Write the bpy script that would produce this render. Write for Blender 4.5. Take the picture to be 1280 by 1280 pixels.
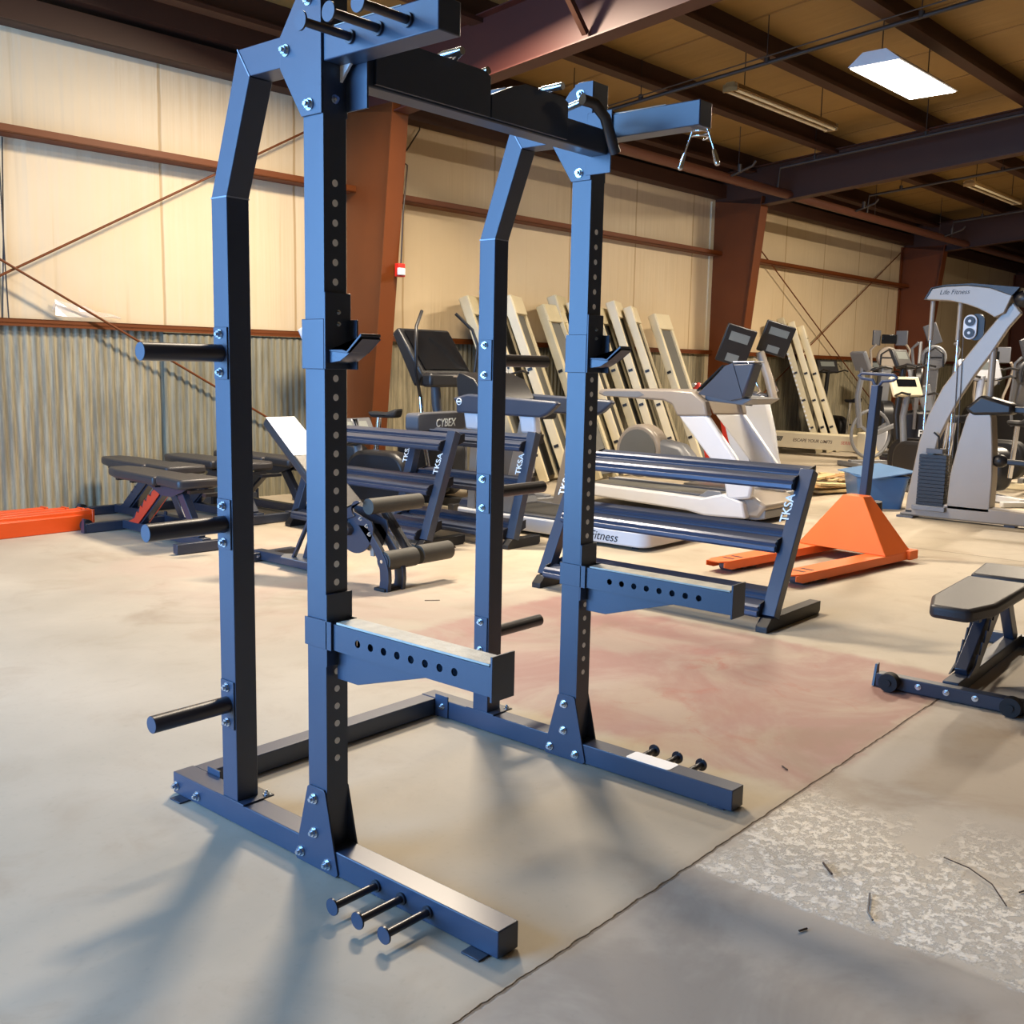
import bpy, bmesh, math, random
from mathutils import Vector, Matrix
S = bpy.context.scene
C = S.collection
PI = math.pi
random.seed(7)
for o in list(bpy.data.objects): bpy.data.objects.remove(o)

# ------------------------------------------------------------------ camera
YAW, PITCH, ROLL, FPX = 0.7101, 0.1407, 0.020, 1285.9
F_ = Vector((math.cos(YAW)*math.cos(PITCH), math.sin(YAW)*math.cos(PITCH), -math.sin(PITCH)))
R_ = Vector((math.sin(YAW), -math.cos(YAW), 0)); U_ = R_.cross(F_)
R2 = R_*math.cos(ROLL)+U_*math.sin(ROLL); U2 = -R_*math.sin(ROLL)+U_*math.cos(ROLL)
cd = bpy.data.cameras.new('camera'); cam = bpy.data.objects.new('camera', cd); C.objects.link(cam)
cd.sensor_width = 36; cd.sensor_height = 36; cd.lens = FPX/1280*36; cd.clip_end = 200; cd.clip_start = .05
M = Matrix((R2, U2, -F_)).transposed().to_4x4(); M.translation = Vector((-1.7365, -1.5092, 1.4194))
cam.matrix_world = M
S.camera = cam

# ------------------------------------------------------------------ world, lights, exposure
w = bpy.data.worlds.new('world'); S.world = w; w.use_nodes = True
w.node_tree.nodes['Background'].inputs[0].default_value = (.60, .70, 1, 1)
w.node_tree.nodes['Background'].inputs[1].default_value = .12
S.view_settings.view_transform = 'Standard'; S.view_settings.look = 'None'
S.view_settings.gamma = 1; S.view_settings.use_curve_mapping = False
S.view_settings.exposure = -0.48

def area(name, loc, rot, sx, sy, power, color):
    l = bpy.data.lights.new(name, 'AREA'); l.shape = 'RECTANGLE'; l.size = sx; l.size_y = sy
    l.energy = power; l.color = color
    o = bpy.data.objects.new(name, l); C.objects.link(o); o.location = loc; o.rotation_euler = rot
    return o
WARM = (1.0, .84, .64)
# daylight through the open roll-up door of the end wall (x = -5)
area('daylight_door', (-4.9, 4.0, 2.1), (0, -PI/2, 0), 4.1, 4.8, 1500, (.21, .50, 1.0))
# ceiling lamps outside the frame, plus two added fill lights
l1 = area('lamp_near_wall', (4.6, 4.85, 4.62), (0, 0, 0), 1.1, .14, 640, WARM)
l1.rotation_euler = Vector((-.16, -.16, -1)).to_track_quat('-Z', 'Y').to_euler()   # tilt added to throw light at the rack and spare the wall
area('lamp_over_rack', (2.3, 2.8, 4.62), (0, 0, 0), 1.2, .3, 130, WARM)
area('fill_behind', (-2.6, 5.4, 4.6), (0, 0, 0), 1.2, .5, 70, WARM)  # added fill light, no fixture known there
area('lamp_far', (15.2, 2.0, 4.6), (0, 0, 0), 1.2, .3, 850, WARM)
area('fill_right', (8.5, -3.6, 4.9), (0, 0, 0), 1.2, .6, 30, WARM)  # weak fill added on the right, not a known fixture

# ------------------------------------------------------------------ materials
def lin(c):
    r = []
    for v in c[:3]:
        v = v/255.0
        r.append(v/12.92 if v <= .04045 else ((v+.055)/1.055)**2.4)
    return tuple(r)+(1,)
MATS = {}
def mat(name, c, rough=.5, metal=0, var=.12, scale=6, bump=0, bscale=60, spec=.5, emit=None, coat=0, alpha=1, trans=0):
    if name in MATS: return MATS[name]
    m = bpy.data.materials.new(name); m.use_nodes = True
    nt = m.node_tree; b = nt.nodes['Principled BSDF']; L = nt.links.new
    b.inputs['Roughness'].default_value = rough; b.inputs['Metallic'].default_value = metal
    b.inputs['Specular IOR Level'].default_value = spec
    b.inputs['Coat Weight'].default_value = coat; b.inputs['Coat Roughness'].default_value = .28
    b.inputs['Alpha'].default_value = alpha; b.inputs['Transmission Weight'].default_value = trans
    col = lin(c)
    tc = nt.nodes.new('ShaderNodeTexCoord'); n = nt.nodes.new('ShaderNodeTexNoise')
    n.inputs['Scale'].default_value = scale; n.inputs['Detail'].default_value = 4
    L(tc.outputs['Object'], n.inputs['Vector'])
    mx = nt.nodes.new('ShaderNodeMix'); mx.data_type = 'RGBA'
    mx.inputs[6].default_value = tuple(v*(1-var) for v in col[:3])+(1,)
    mx.inputs[7].default_value = tuple(min(1, v*(1+var)) for v in col[:3])+(1,)
    L(n.outputs['Fac'], mx.inputs[0]); L(mx.outputs[2], b.inputs['Base Color'])
    if bump:
        n2 = nt.nodes.new('ShaderNodeTexNoise'); n2.inputs['Scale'].default_value = bscale
        L(tc.outputs['Object'], n2.inputs['Vector'])
        bp = nt.nodes.new('ShaderNodeBump'); bp.inputs['Strength'].default_value = bump; bp.inputs['Distance'].default_value = .01
        L(n2.outputs['Fac'], bp.inputs['Height']); L(bp.outputs[0], b.inputs['Normal'])
    if emit:
        b.inputs['Emission Color'].default_value = emit[0]+(1,) if len(emit[0]) == 3 else emit[0]
        b.inputs['Emission Strength'].default_value = emit[1]
    MATS[name] = m
    return m
rackp = mat('rack_paint', (44, 58, 80), .42, 0, .05, 20, .05, 400, .6, coat=.28)
peg_m = mat('peg_paint', (34, 36, 46), .36, 0, .05, 20, 0, 60, .8)
zinc = mat('zinc', (205, 215, 225), .25, 1, .1, 60)
chrome = mat('chrome', (225, 228, 235), .08, 1, .02)
liner = mat('worn_liner', (196, 192, 176), .55, 0, .45, 18, .2, 90)
white = mat('white_plastic', (208, 210, 214), .35, 0, .03)
paper = mat('paper_white', (250, 250, 250), .6, 0, .01)
cream = mat('cream_paint', (222, 210, 178), .45, 0, .10, 4)
creamd = mat('cream_worn', (196, 184, 150), .5, 0, .2, 5)
silver = mat('silver_shell', (154, 144, 132), .35, .1, .04)
silverd = mat('silver_dark_shell', (120, 122, 126), .4, .1, .05)
greypl = mat('grey_plastic', (84, 86, 92), .45, 0, .08)
bluegrey = mat('slate_plastic', (60, 66, 80), .4, 0, .06)
black = mat('black_plastic', (26, 26, 29), .42, 0, .1)
rubber = mat('rubber', (30, 30, 32), .7, 0, .1)
vinyl = mat('black_vinyl', (50, 48, 50), .42, 0, .1, 12, .12, 220, .5)
foam = mat('foam_grip', (72, 70, 64), .6, 0, .1, 20, .2, 200)
steelp = mat('dark_frame', (46, 52, 66), .35, 0, .06, 10, 0, 60, .6)
shelfm = mat('shelf_steel', (70, 78, 96), .32, .3, .06, 10)
orange = mat('orange_paint', (246, 116, 46), .45, 0, .08, 5)
orangeb = mat('beam_orange', (222, 78, 18), .4, 0, .06, 5)
red = mat('red_paint', (200, 48, 28), .45, 0, .1)
binblue = mat('blue_tub', (62, 104, 150), .35, 0, .06)
card = mat('cardboard', (176, 140, 92), .8, 0, .25, 5)
wood = mat('pale_wood', (214, 192, 144), .7, 0, .2, 8)
screen = mat('screen_dark', (18, 20, 24), .15, 0, .02)
screeng = mat('screen_grey', (120, 126, 124), .3, 0, .05)
belt = mat('belt_grey', (96, 96, 92), .6, 0, .12, 5)
beltd = mat('belt_dark', (40, 40, 40), .7, 0, .1)
rust = mat('oxide_steel', (104, 50, 8), .55, 0, .18, 2.5, 0, 60, .4)
rustd = mat('roof_steel', (62, 32, 14), .6, 0, .15, 2.5)
rustr = mat('rafter_steel', (70, 28, 18), .55, 0, .15, 2.5)
pipem = mat('sprinkler_pipe', (96, 56, 40), .5, 0, .2, 3)
conduit = mat('dark_conduit', (54, 44, 36), .5, 0, .1)
tubes_off = mat('fixture_paint', (150, 116, 66), .5, 0, .1)
lampw = mat('lamp_housing', (220, 224, 228), .4, 0, .03)
glow = mat('lamp_glow', (255, 250, 235), .5, 0, 0, emit=((1, .96, .86), 14))
redl = mat('alarm_red', (210, 40, 28), .35, 0, .03)
pale_fill = mat('pale_white', (246, 248, 252), .5, 0, .05)  # near-white; in the upright holes it paints the light inside them
plasticf = mat('clear_film', (230, 222, 214), .15, 0, .05, alpha=.35)
ink = mat('ink_black', (22, 22, 24), .5, 0, 0)
inkr = mat('ink_red', (190, 60, 40), .5, 0, 0)
inkw = mat('ink_white', (240, 248, 250), .5, 0, 0)
weld = mat('weld_seam', (150, 160, 176), .4, .2, .1)

# ------------------------------------------------------------------ mesh builder
class MB:
    def __init__(s): s.v = []; s.f = []; s.mi = []; s.m = 0; s.sm = []
    def add(s, vs, fs, smooth=False):
        n = len(s.v); s.v += [tuple(v) for v in vs]
        for f in fs: s.f.append([n+i for i in f]); s.mi.append(s.m); s.sm.append(smooth)
        return s
    def box(s, x0, x1, y0, y1, z0, z1):
        v = [(x, y, z) for x in (x0, x1) for y in (y0, y1) for z in (z0, z1)]
        return s.add(v, [(0,1,3,2),(4,6,7,5),(0,4,5,1),(2,3,7,6),(0,2,6,4),(1,5,7,3)])
    def prism(s, poly, ax, a0, a1):
        """poly in the two axes other than ax (order: x->(y,z), y->(x,z), z->(x,y))"""
        def P(a, p):
            return {'x': (a, p[0], p[1]), 'y': (p[0], a, p[1]), 'z': (p[0], p[1], a)}[ax]
        n = len(poly)
        v = [P(a0, p) for p in poly]+[P(a1, p) for p in poly]
        f = [tuple(range(n))[::-1], tuple(range(n, 2*n))]+[(i, (i+1) % n, n+(i+1) % n, n+i) for i in range(n)]
        return s.add(v, f)
    def bar(s, p0, p1, w, h, up=(0, 0, 1)):
        p0 = Vector(p0); p1 = Vector(p1); d = (p1-p0).normalized(); up = Vector(up)
        r = d.cross(up)
        if r.length < 1e-4: r = d.cross(Vector((1, 0, 0)))
        r.normalize(); u = r.cross(d)
        v = []
        for p in (p0, p1):
            for a, b in ((-1,-1),(1,-1),(1,1),(-1,1)): v.append(p+r*(a*w/2)+u*(b*h/2))
        return s.add(v, [(0,1,2,3)[::-1],(4,5,6,7),(0,1,5,4),(1,2,6,5),(2,3,7,6),(3,0,4,7)])
    def tube(s, pts, r, n=12, cap=True, radii=None):
        pts = [Vector(p) for p in pts]; N = len(pts); base = []
        ref = None
        for i, p in enumerate(pts):
            d = (pts[min(i+1, N-1)]-pts[max(i-1, 0)]).normalized()
            if ref is None:
                ref = d.orthogonal().normalized()
            ref = (ref-d*ref.dot(d)).normalized(); q = d.cross(ref)
            rr = radii[i] if radii else r
            base.append([p+ref*math.cos(2*PI*k/n)*rr+q*math.sin(2*PI*k/n)*rr for k in range(n)])
        v = [x for b in base for x in b]; f = []
        for i in range(N-1):
            for k in range(n): f.append((i*n+k, i*n+(k+1) % n, (i+1)*n+(k+1) % n, (i+1)*n+k))
        s.add(v, f, True)
        if cap:
            s.add(base[0], [tuple(range(n))[::-1]]); s.add(base[-1], [tuple(range(n))])
        return s
    def cyl(s, p0, p1, r, n=20): return s.tube([p0, p1], r, n)
    def ball(s, c, r, n=12, sz=(1, 1, 1)):
        v = []; f = []
        m = n//2
        for i in range(m+1):
            t = PI*i/m
            for k in range(n):
                a = 2*PI*k/n; v.append((c[0]+r*sz[0]*math.sin(t)*math.cos(a), c[1]+r*sz[1]*math.sin(t)*math.sin(a), c[2]+r*sz[2]*math.cos(t)))
        for i in range(m):
            for k in range(n): f.append((i*n+k, (i+1)*n+k, (i+1)*n+(k+1) % n, i*n+(k+1) % n))
        return s.add(v, f, True)
    def holed(s, o, U, V, w, L, holes, r, nrm, depth, n=12):
        """rectangular plate face, origin o, width along U, length along V, holes at V-distances, pipes going in by depth"""
        o = Vector(o); U = Vector(U); V = Vector(V); N = Vector(nrm)
        hs = sorted(holes)
        cuts = [0]
        for i in range(len(hs)-1): cuts.append((hs[i]+hs[i+1])/2)
        cuts.append(L)
        if hs:
            h2 = (hs[1]-hs[0])/2 if len(hs) > 1 else w/2
            lo, hi = hs[0]-h2, hs[-1]+h2
            if lo > 1e-4: s.add([o, o+U*w, o+U*w+V*lo, o+V*lo], [(0,1,2,3)])
            if hi < L-1e-4: s.add([o+V*hi, o+U*w+V*hi, o+U*w+V*L, o+V*L], [(0,1,2,3)])
            cuts[0] = max(lo, 0); cuts[-1] = min(hi, L)
        for i, h in enumerate(hs):
            a, b = cuts[i], cuts[i+1]; c = o+U*(w/2)+V*h
            ring = []; outer = []
            for k in range(n):
                t = 2*PI*(k+.5)/n; cu, sv = math.cos(t), math.sin(t)
                ring.append(c+U*cu*r+V*sv*r)
                du, dv = w/2, ((b-h) if sv > 0 else (h-a))
                k2 = min(du/abs(cu) if abs(cu) > 1e-6 else 9, dv/abs(sv) if abs(sv) > 1e-6 else 9)
                outer.append(c+U*cu*k2+V*sv*k2)
            s.add(ring+outer, [(k, (k+1) % n, n+(k+1) % n, n+k) for k in range(n)])
            # corners
            for su, sv in ((1,1),(-1,1),(-1,-1),(1,-1)):
                cor = c+U*su*w/2+V*((b-h) if sv > 0 else -(h-a))
                ids = [k for k in range(n) if math.cos(2*PI*(k+.5)/n)*su > 0 and math.sin(2*PI*(k+.5)/n)*sv > 0]
                for q in range(n):
                    q2 = (q+1) % n
                    if q in ids and q2 in ids:
                        A, B = outer[q], outer[q2]
                        onA = abs((A-c).dot(U)) > w/2-1e-5; onB = abs((B-c).dot(U)) > w/2-1e-5
                        if onA != onB: s.add([A, B, cor], [(0,1,2)])
            back = [p-N*depth for p in ring]
            s.add(ring+back, [(k, n+k, n+(k+1) % n, (k+1) % n) for k in range(n)], True)
        return s
    def build(s, name, mats, parent=None, bevel=0, loc=None, seg=2):
        me = bpy.data.meshes.new(name); me.from_pydata(s.v, [], s.f)
        if not isinstance(mats, (list, tuple)): mats = [mats]
        for m in mats: me.materials.append(m)
        me.polygons.foreach_set('material_index', s.mi)
        me.polygons.foreach_set('use_smooth', s.sm)
        me.validate()
        bm = bmesh.new(); bm.from_mesh(me); bmesh.ops.recalc_face_normals(bm, faces=bm.faces); bm.to_mesh(me); bm.free()
        o = bpy.data.objects.new(name, me); C.objects.link(o)
        if parent: o.parent = parent
        if loc: o.location = loc
        if bevel:
            md = o.modifiers.new('bevel', 'BEVEL'); md.width = bevel; md.segments = seg; md.limit_method = 'ANGLE'; md.angle_limit = math.radians(40)
            md.harden_normals = False
            for p in me.polygons: p.use_smooth = True
            try:
                me.set_sharp_from_angle(angle=math.radians(35))
            except Exception: pass
        return o
def tag(o, label, cat, group=None, kind=None):
    if label: o['label'] = label
    if cat: o['category'] = cat
    if group: o['group'] = group
    if kind: o['kind'] = kind
    return o
def thing(name, label, cat, loc=(0, 0, 0), rz=0, group=None):
    o = bpy.data.objects.new(name, None); C.objects.link(o); o.location = loc; o.rotation_euler = (0, 0, rz)
    o.empty_display_size = .1
    return tag(o, label, cat, group)
def struct(o): o['kind'] = 'structure'; return o
def copy_tree(o, parent=None):
    c = o.copy(); C.objects.link(c)
    if parent: c.parent = parent
    for ch in [x for x in bpy.data.objects if x.parent == o]: copy_tree(ch, c)
    return c
def text(name, body, size, m, parent, origin, right, up, bold=.0, depth=.0006, shear=0):
    cu = bpy.data.curves.new(name, 'FONT'); cu.body = body; cu.size = size; cu.extrude = depth; cu.offset = bold; cu.shear = shear
    t = bpy.data.objects.new(name, cu); C.objects.link(t)
    dg = bpy.context.evaluated_depsgraph_get(); dg.update()
    me = bpy.data.meshes.new_from_object(t.evaluated_get(dg)); bpy.data.objects.remove(t)
    me.materials.clear(); me.materials.append(m)
    o = bpy.data.objects.new(name, me); C.objects.link(o); o.parent = parent
    r = Vector(right).normalized(); u = Vector(up).normalized(); n = r.cross(u)
    mm = Matrix((r, u, n)).transposed().to_4x4(); mm.translation = Vector(origin); o.matrix_local = mm
    return o
def mesh_bolt():
    b = MB()
    b.cyl((0, 0, 0), (0, 0, .003), .0155, 16)
    b.add([(.0115*math.cos(k*PI/3), .0115*math.sin(k*PI/3), z) for z in (.003, .012) for k in range(6)],
          [(6,7,8,9,10,11)]+[(k, (k+1) % 6, 6+(k+1) % 6, 6+k) for k in range(6)])
    b.cyl((0, 0, .012), (0, 0, .019), .006, 10)
    o = b.build('bolt', zinc); me = o.data; bpy.data.objects.remove(o); return me
BOLT = mesh_bolt()
def bolt(parent, p, n, sc=1.0):
    o = bpy.data.objects.new('bolt', BOLT); C.objects.link(o); o.parent = parent
    o.location = p; o.rotation_mode = 'QUATERNION'; o.rotation_quaternion = Vector(n).to_track_quat('Z', 'Y')
    o.scale = (sc, sc, sc)
    return o
def rr(x0, x1, y0, y1, r, n=4):
    """rounded rectangle outline"""
    pts = []
    for cx, cy, a in ((x1-r, y1-r, 0), (x0+r, y1-r, 90), (x0+r, y0+r, 180), (x1-r, y0+r, 270)):
        for k in range(n+1):
            t = math.radians(a+90*k/n); pts.append((cx+r*math.cos(t), cy+r*math.sin(t)))
    return pts
def circ(cx, cy, r, n=24, a0=0, a1=360): return [(cx+r*math.cos(math.radians(a0+(a1-a0)*k/n)), cy+r*math.sin(math.radians(a0+(a1-a0)*k/n))) for k in range(n if a1-a0 == 360 else n+1)]

# ------------------------------------------------------------------ the building (frame turned by -2 degrees, origin at the wall's foot)
O_ = Vector((2.983, 7.689, 0)); RB = -math.radians(2.0)
def bb(mb, name, m, parent=None, bevel=0):
    o = mb.build(name, m, parent, bevel)
    if parent is None: o.location = O_; o.rotation_euler = (0, 0, RB)
    return o
def bthing(name, label, cat, group=None): return thing(name, label, cat, O_, RB, group)
def deckz(by): return 4.72-.1*by      # underside of the roof deck

def node_mat(name):
    m = bpy.data.materials.new(name); m.use_nodes = True; nt = m.node_tree
    return m, nt, nt.nodes['Principled BSDF']
class NG:
    def __init__(s, nt): s.nt = nt
    def n(s, t, **k):
        x = s.nt.nodes.new(t)
        for a, b in k.items(): setattr(x, a, b)
        return x
    def m(s, op, a, b=None, c=None, clamp=False):
        x = s.n('ShaderNodeMath', operation=op); x.use_clamp = clamp
        for i, q in enumerate((a, b, c)):
            if q is None: continue
            if isinstance(q, (int, float)): x.inputs[i].default_value = q
            else: s.nt.links.new(q, x.inputs[i])
        return x.outputs[0]
    def mix(s, f, a, b):
        x = s.n('ShaderNodeMix', data_type='RGBA')
        for i, q in ((0, f), (6, a), (7, b)):
            if isinstance(q, (int, float)): x.inputs[i].default_value = q
            elif isinstance(q, tuple): x.inputs[i].default_value = q
            else: s.nt.links.new(q, x.inputs[i])
        return x.outputs[2]
    def noise(s, vec, sc, det=5, rough=.55, dist=0):
        x = s.n('ShaderNodeTexNoise'); x.inputs['Scale'].default_value = sc; x.inputs['Detail'].default_value = det
        x.inputs['Roughness'].default_value = rough; x.inputs['Distortion'].default_value = dist
        s.nt.links.new(vec, x.inputs['Vector']); return x.outputs['Fac']
    def ramp(s, v, a, b):   # smooth 0..1 between a and b
        x = s.n('ShaderNodeMapRange', interpolation_type='SMOOTHSTEP'); s.nt.links.new(v, x.inputs[0])
        x.inputs[1].default_value = a; x.inputs[2].default_value = b; return x.outputs[0]

def floor_material():
    m, nt, b = node_mat('concrete'); g = NG(nt); L = nt.links.new
    tc = g.n('ShaderNodeTexCoord').outputs['Object']; sp = g.n('ShaderNodeSeparateXYZ'); L(tc, sp.inputs[0])
    X, Y = sp.outputs[0], sp.outputs[1]
    n1 = g.noise(tc, .55, 6); n2 = g.noise(tc, 2.6, 8, .6, .6); n3 = g.noise(tc, 40, 3)
    wob = g.m('MULTIPLY', g.m('SUBTRACT', g.noise(tc, 7, 6), .5), .14)
    fine = g.m('MULTIPLY', g.m('SUBTRACT', g.noise(tc, 16, 4), .5), .022)
    Xw = g.m('ADD', X, wob); Yw = g.m('ADD', Y, wob)
    def rect(x0, x1, y0, y1, s, XX=Xw, YY=Yw):
        a = g.m('MULTIPLY', g.ramp(XX, x0-s, x0+s), g.m('SUBTRACT', 1, g.ramp(XX, x1-s, x1+s)))
        c = g.m('MULTIPLY', g.ramp(YY, y0-s, y0+s), g.m('SUBTRACT', 1, g.ramp(YY, y1-s, y1+s)))
        return g.m('MULTIPLY', a, c)
    col = g.mix(g.ramp(n1, .3, .7), lin((170, 159, 140)), lin((194, 182, 162)))
    col = g.mix(g.m('MULTIPLY', g.ramp(n2, .5, .75), .35), col, lin((150, 128, 104)))
    # slab to the near right, cooler grey
    near = g.m('SUBTRACT', 1, g.ramp(Y, -.1, -.08))
    col = g.mix(g.m('MULTIPLY', near, .45), col, lin((164, 158, 154)))
    # pink painted area
    pn = g.ramp(g.noise(tc, 1.6, 6, .6, .8), .36, .62)
    pink = g.m('MULTIPLY', rect(1.45, 3.25, -.09, 2.4, .05), g.m('ADD', g.m('MULTIPLY', pn, .5), .38))
    col = g.mix(pink, col, lin((158, 116, 108)))
    pink2 = g.m('MULTIPLY', rect(1.5, 4.0, 2.3, 5.4, .6), g.m('MULTIPLY', pn, .32))
    col = g.mix(pink2, col, lin((176, 140, 128)))
    redp = g.m('MULTIPLY', rect(1.6, 3.0, .15, 1.2, .3), g.m('MULTIPLY', g.ramp(g.noise(tc, 3.3, 6, .7, 1), .55, .72), .5))
    col = g.mix(redp, col, lin((164, 92, 82)))
    # flaking pale patch past the cross joint, paled further to paint in glare
    pm = rect(.735, 1.75, -1.7, -.1, .012, g.m('ADD', X, fine), g.m('ADD', Y, fine))
    fade = g.m('SUBTRACT', 1, g.ramp(Xw, 1.15, 1.72))
    flake = g.ramp(g.noise(tc, 28, 8, .8, .2), .46, .53)
    big = g.ramp(g.noise(tc, 2.4, 5, .6, .5), .40, .56)
    rough_patch = g.m('MULTIPLY', g.m('MULTIPLY', pm, fade), g.m('MULTIPLY', flake, big))
    col = g.mix(g.m('MULTIPLY', g.m('MULTIPLY', pm, fade), .6), col, lin((212, 202, 184)))
    col = g.mix(g.m('MULTIPLY', rough_patch, .85), col, lin((250, 242, 226)))
    # darker mottled areas
    dk = g.m('MULTIPLY', rect(-.2, .74, -1.0, -.1, .05), g.m('MULTIPLY', g.ramp(g.noise(tc, 1.7, 5, .6, .6), .4, .6), .5))
    col = g.mix(dk, col, lin((132, 122, 112)))
    tan = g.m('MULTIPLY', rect(1.75, 2.6, -1.2, -.3, .06), .5)
    col = g.mix(tan, col, lin((158, 138, 112)))
    sm = g.m('MULTIPLY', g.ramp(g.noise(tc, .9, 5, .6, 1.2), .56, .72), .42)
    col = g.mix(sm, col, lin((140, 118, 96)))
    # control joints
    jy = g.m('ABSOLUTE', g.m('SUBTRACT', g.m('ADD', Y, fine), -.09))
    jy2 = g.m('ABSOLUTE', g.m('SUBTRACT', g.m('ADD', Y, fine), 4.6))
    jx = g.m('ABSOLUTE', g.m('SUBTRACT', g.m('ADD', X, fine), 6.8))
    j = g.m('SUBTRACT', 1, g.ramp(g.m('MINIMUM', jy, jx), .002, .007))
    col = g.mix(g.m('MULTIPLY', j, .8), col, lin((58, 44, 34)))
    halo = g.m('SUBTRACT', 1, g.ramp(jy, .005, .05)); col = g.mix(g.m('MULTIPLY', halo, .22), col, lin((120, 96, 72)))
    col = g.mix(g.m('MULTIPLY', g.ramp(n3, .55, .8), .12), col, lin((120, 110, 98)))
    L(col, b.inputs['Base Color'])
    ro = g.m('SUBTRACT', .60, g.m('MULTIPLY', rough_patch, .22)); L(ro, b.inputs['Roughness'])
    b.inputs['Specular IOR Level'].default_value = .35
    h = g.m('ADD', g.m('MULTIPLY', rough_patch, g.m('MULTIPLY', g.noise(tc, 34, 5, .7), .9)), g.m('MULTIPLY', n2, .12))
    h = g.m('SUBTRACT', h, g.m('MULTIPLY', j, 1.2))
    bp = g.n('ShaderNodeBump'); bp.inputs['Strength'].default_value = .55; bp.inputs['Distance'].default_value = .012
    L(h, bp.inputs['Height']); L(bp.outputs[0], b.inputs['Normal'])
    return m
def wall_material():
    m, nt, b = node_mat('vinyl_insulation'); g = NG(nt); L = nt.links.new
    tc = g.n('ShaderNodeTexCoord').outputs['Object']; sp = g.n('ShaderNodeSeparateXYZ'); L(tc, sp.inputs[0])
    n1 = g.noise(tc, .8, 5)
    mp = g.n('ShaderNodeMapping'); mp.inputs['Scale'].default_value = (9, 9, .35); L(tc, mp.inputs[0])
    st = g.noise(mp.outputs[0], 1, 4)
    col = g.mix(n1, lin((204, 182, 146)), lin((224, 206, 174)))
    col = g.mix(g.m('MULTIPLY', g.ramp(st, .58, .8), .35), col, lin((176, 140, 84)))
    fx = g.m('FRACT', g.m('DIVIDE', g.m('ADD', g.m('ADD', sp.outputs[0], 2.93+4.69), g.m('MULTIPLY', g.m('SUBTRACT', n1, .5), .05)), 1.52))
    seam = g.m('SUBTRACT', 1, g.ramp(g.m('ABSOLUTE', g.m('SUBTRACT', fx, .5)), .004, .014))
    col = g.mix(g.m('MULTIPLY', seam, .55), col, lin((150, 112, 52)))
    L(col, b.inputs['Base Color']); b.inputs['Roughness'].default_value = .5; b.inputs['Specular IOR Level'].default_value = .3
    wv = g.n('ShaderNodeTexNoise'); wv.inputs['Scale'].default_value = 1.2; L(mp.outputs[0], wv.inputs[0])
    bp = g.n('ShaderNodeBump'); bp.inputs['Strength'].default_value = .35; bp.inputs['Distance'].default_value = .03
    L(g.m('SUBTRACT', wv.outputs['Fac'], g.m('MULTIPLY', seam, .3)), bp.inputs['Height']); L(bp.outputs[0], b.inputs['Normal'])
    return m
def galv_material(name, a, c2):
    m, nt, b = node_mat(name); g = NG(nt); L = nt.links.new
    tc = g.n('ShaderNodeTexCoord').outputs['Object']
    mp = g.n('ShaderNodeMapping'); mp.inputs['Scale'].default_value = (16, 16, .9); L(tc, mp.inputs[0])
    st = g.noise(mp.outputs[0], 1.6, 8, .7); n2 = g.noise(tc, 3, 5)
    col = g.mix(g.ramp(st, .35, .68), lin(a), lin(c2)); col = g.mix(g.m('MULTIPLY', n2, .5), col, lin((126, 126, 118)))
    L(col, b.inputs['Base Color']); b.inputs['Roughness'].default_value = .6; b.inputs['Metallic'].default_value = .0
    return m
def ceil_material():
    m, nt, b = node_mat('roof_insulation'); g = NG(nt); L = nt.links.new
    tc = g.n('ShaderNodeTexCoord').outputs['Object']; sp = g.n('ShaderNodeSeparateXYZ'); L(tc, sp.inputs[0])
    n1 = g.noise(tc, .7, 5)
    col = g.mix(n1, lin((136, 104, 54)), lin((164, 130, 74)))
    fx = g.m('FRACT', g.m('DIVIDE', sp.outputs[0], 1.25))
    seam = g.m('SUBTRACT', 1, g.ramp(g.m('ABSOLUTE', g.m('SUBTRACT', fx, .5)), .005, .03))
    col = g.mix(g.m('MULTIPLY', seam, .5), col, lin((96, 62, 28)))
    L(col, b.inputs['Base Color']); b.inputs['Roughness'].default_value = .55
    mp = g.n('ShaderNodeMapping'); mp.inputs['Scale'].default_value = (2.5, .4, 1); L(tc, mp.inputs[0])
    bp = g.n('ShaderNodeBump'); bp.inputs['Strength'].default_value = .5; bp.inputs['Distance'].default_value = .06
    L(g.m('SUBTRACT', g.noise(mp.outputs[0], 1, 3), g.m('MULTIPLY', seam, .6)), bp.inputs['Height']); L(bp.outputs[0], b.inputs['Normal'])
    return m
floorm, wallm, ceilm = floor_material(), wall_material(), ceil_material()
galv = galv_material('galvanised', (112, 104, 80), (178, 166, 134))
galv2 = galv_material('galvanised_weathered', (98, 94, 74), (150, 142, 114))

struct(MB().box(-5.2, 36, -16, 9.2, -.2, 0).build('floor', floorm))
X0, X1, YR = -8.2, 31.0, -23.0
struct(bb(MB().box(X0, X1, 0, .12, 1.72, 4.9), 'wall_left', wallm))
struct(bb(MB().box(X0, X1, YR, YR+.12, 0, 8), 'wall_right', wallm))
struct(bb(MB().box(X1, X1+.12, YR, 0, 0, 8), 'wall_far', wallm))
# end wall behind the camera with the open roll-up door (daylight comes through it)
ew = MB().box(-5.15, -5.0, -16, 1.6, 0, 8).box(-5.15, -5.0, 6.4, 9.2, 0, 8).box(-5.15, -5.0, 1.6, 6.4, 4.25, 8)
struct(ew.build('wall_near', wallm))
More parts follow.
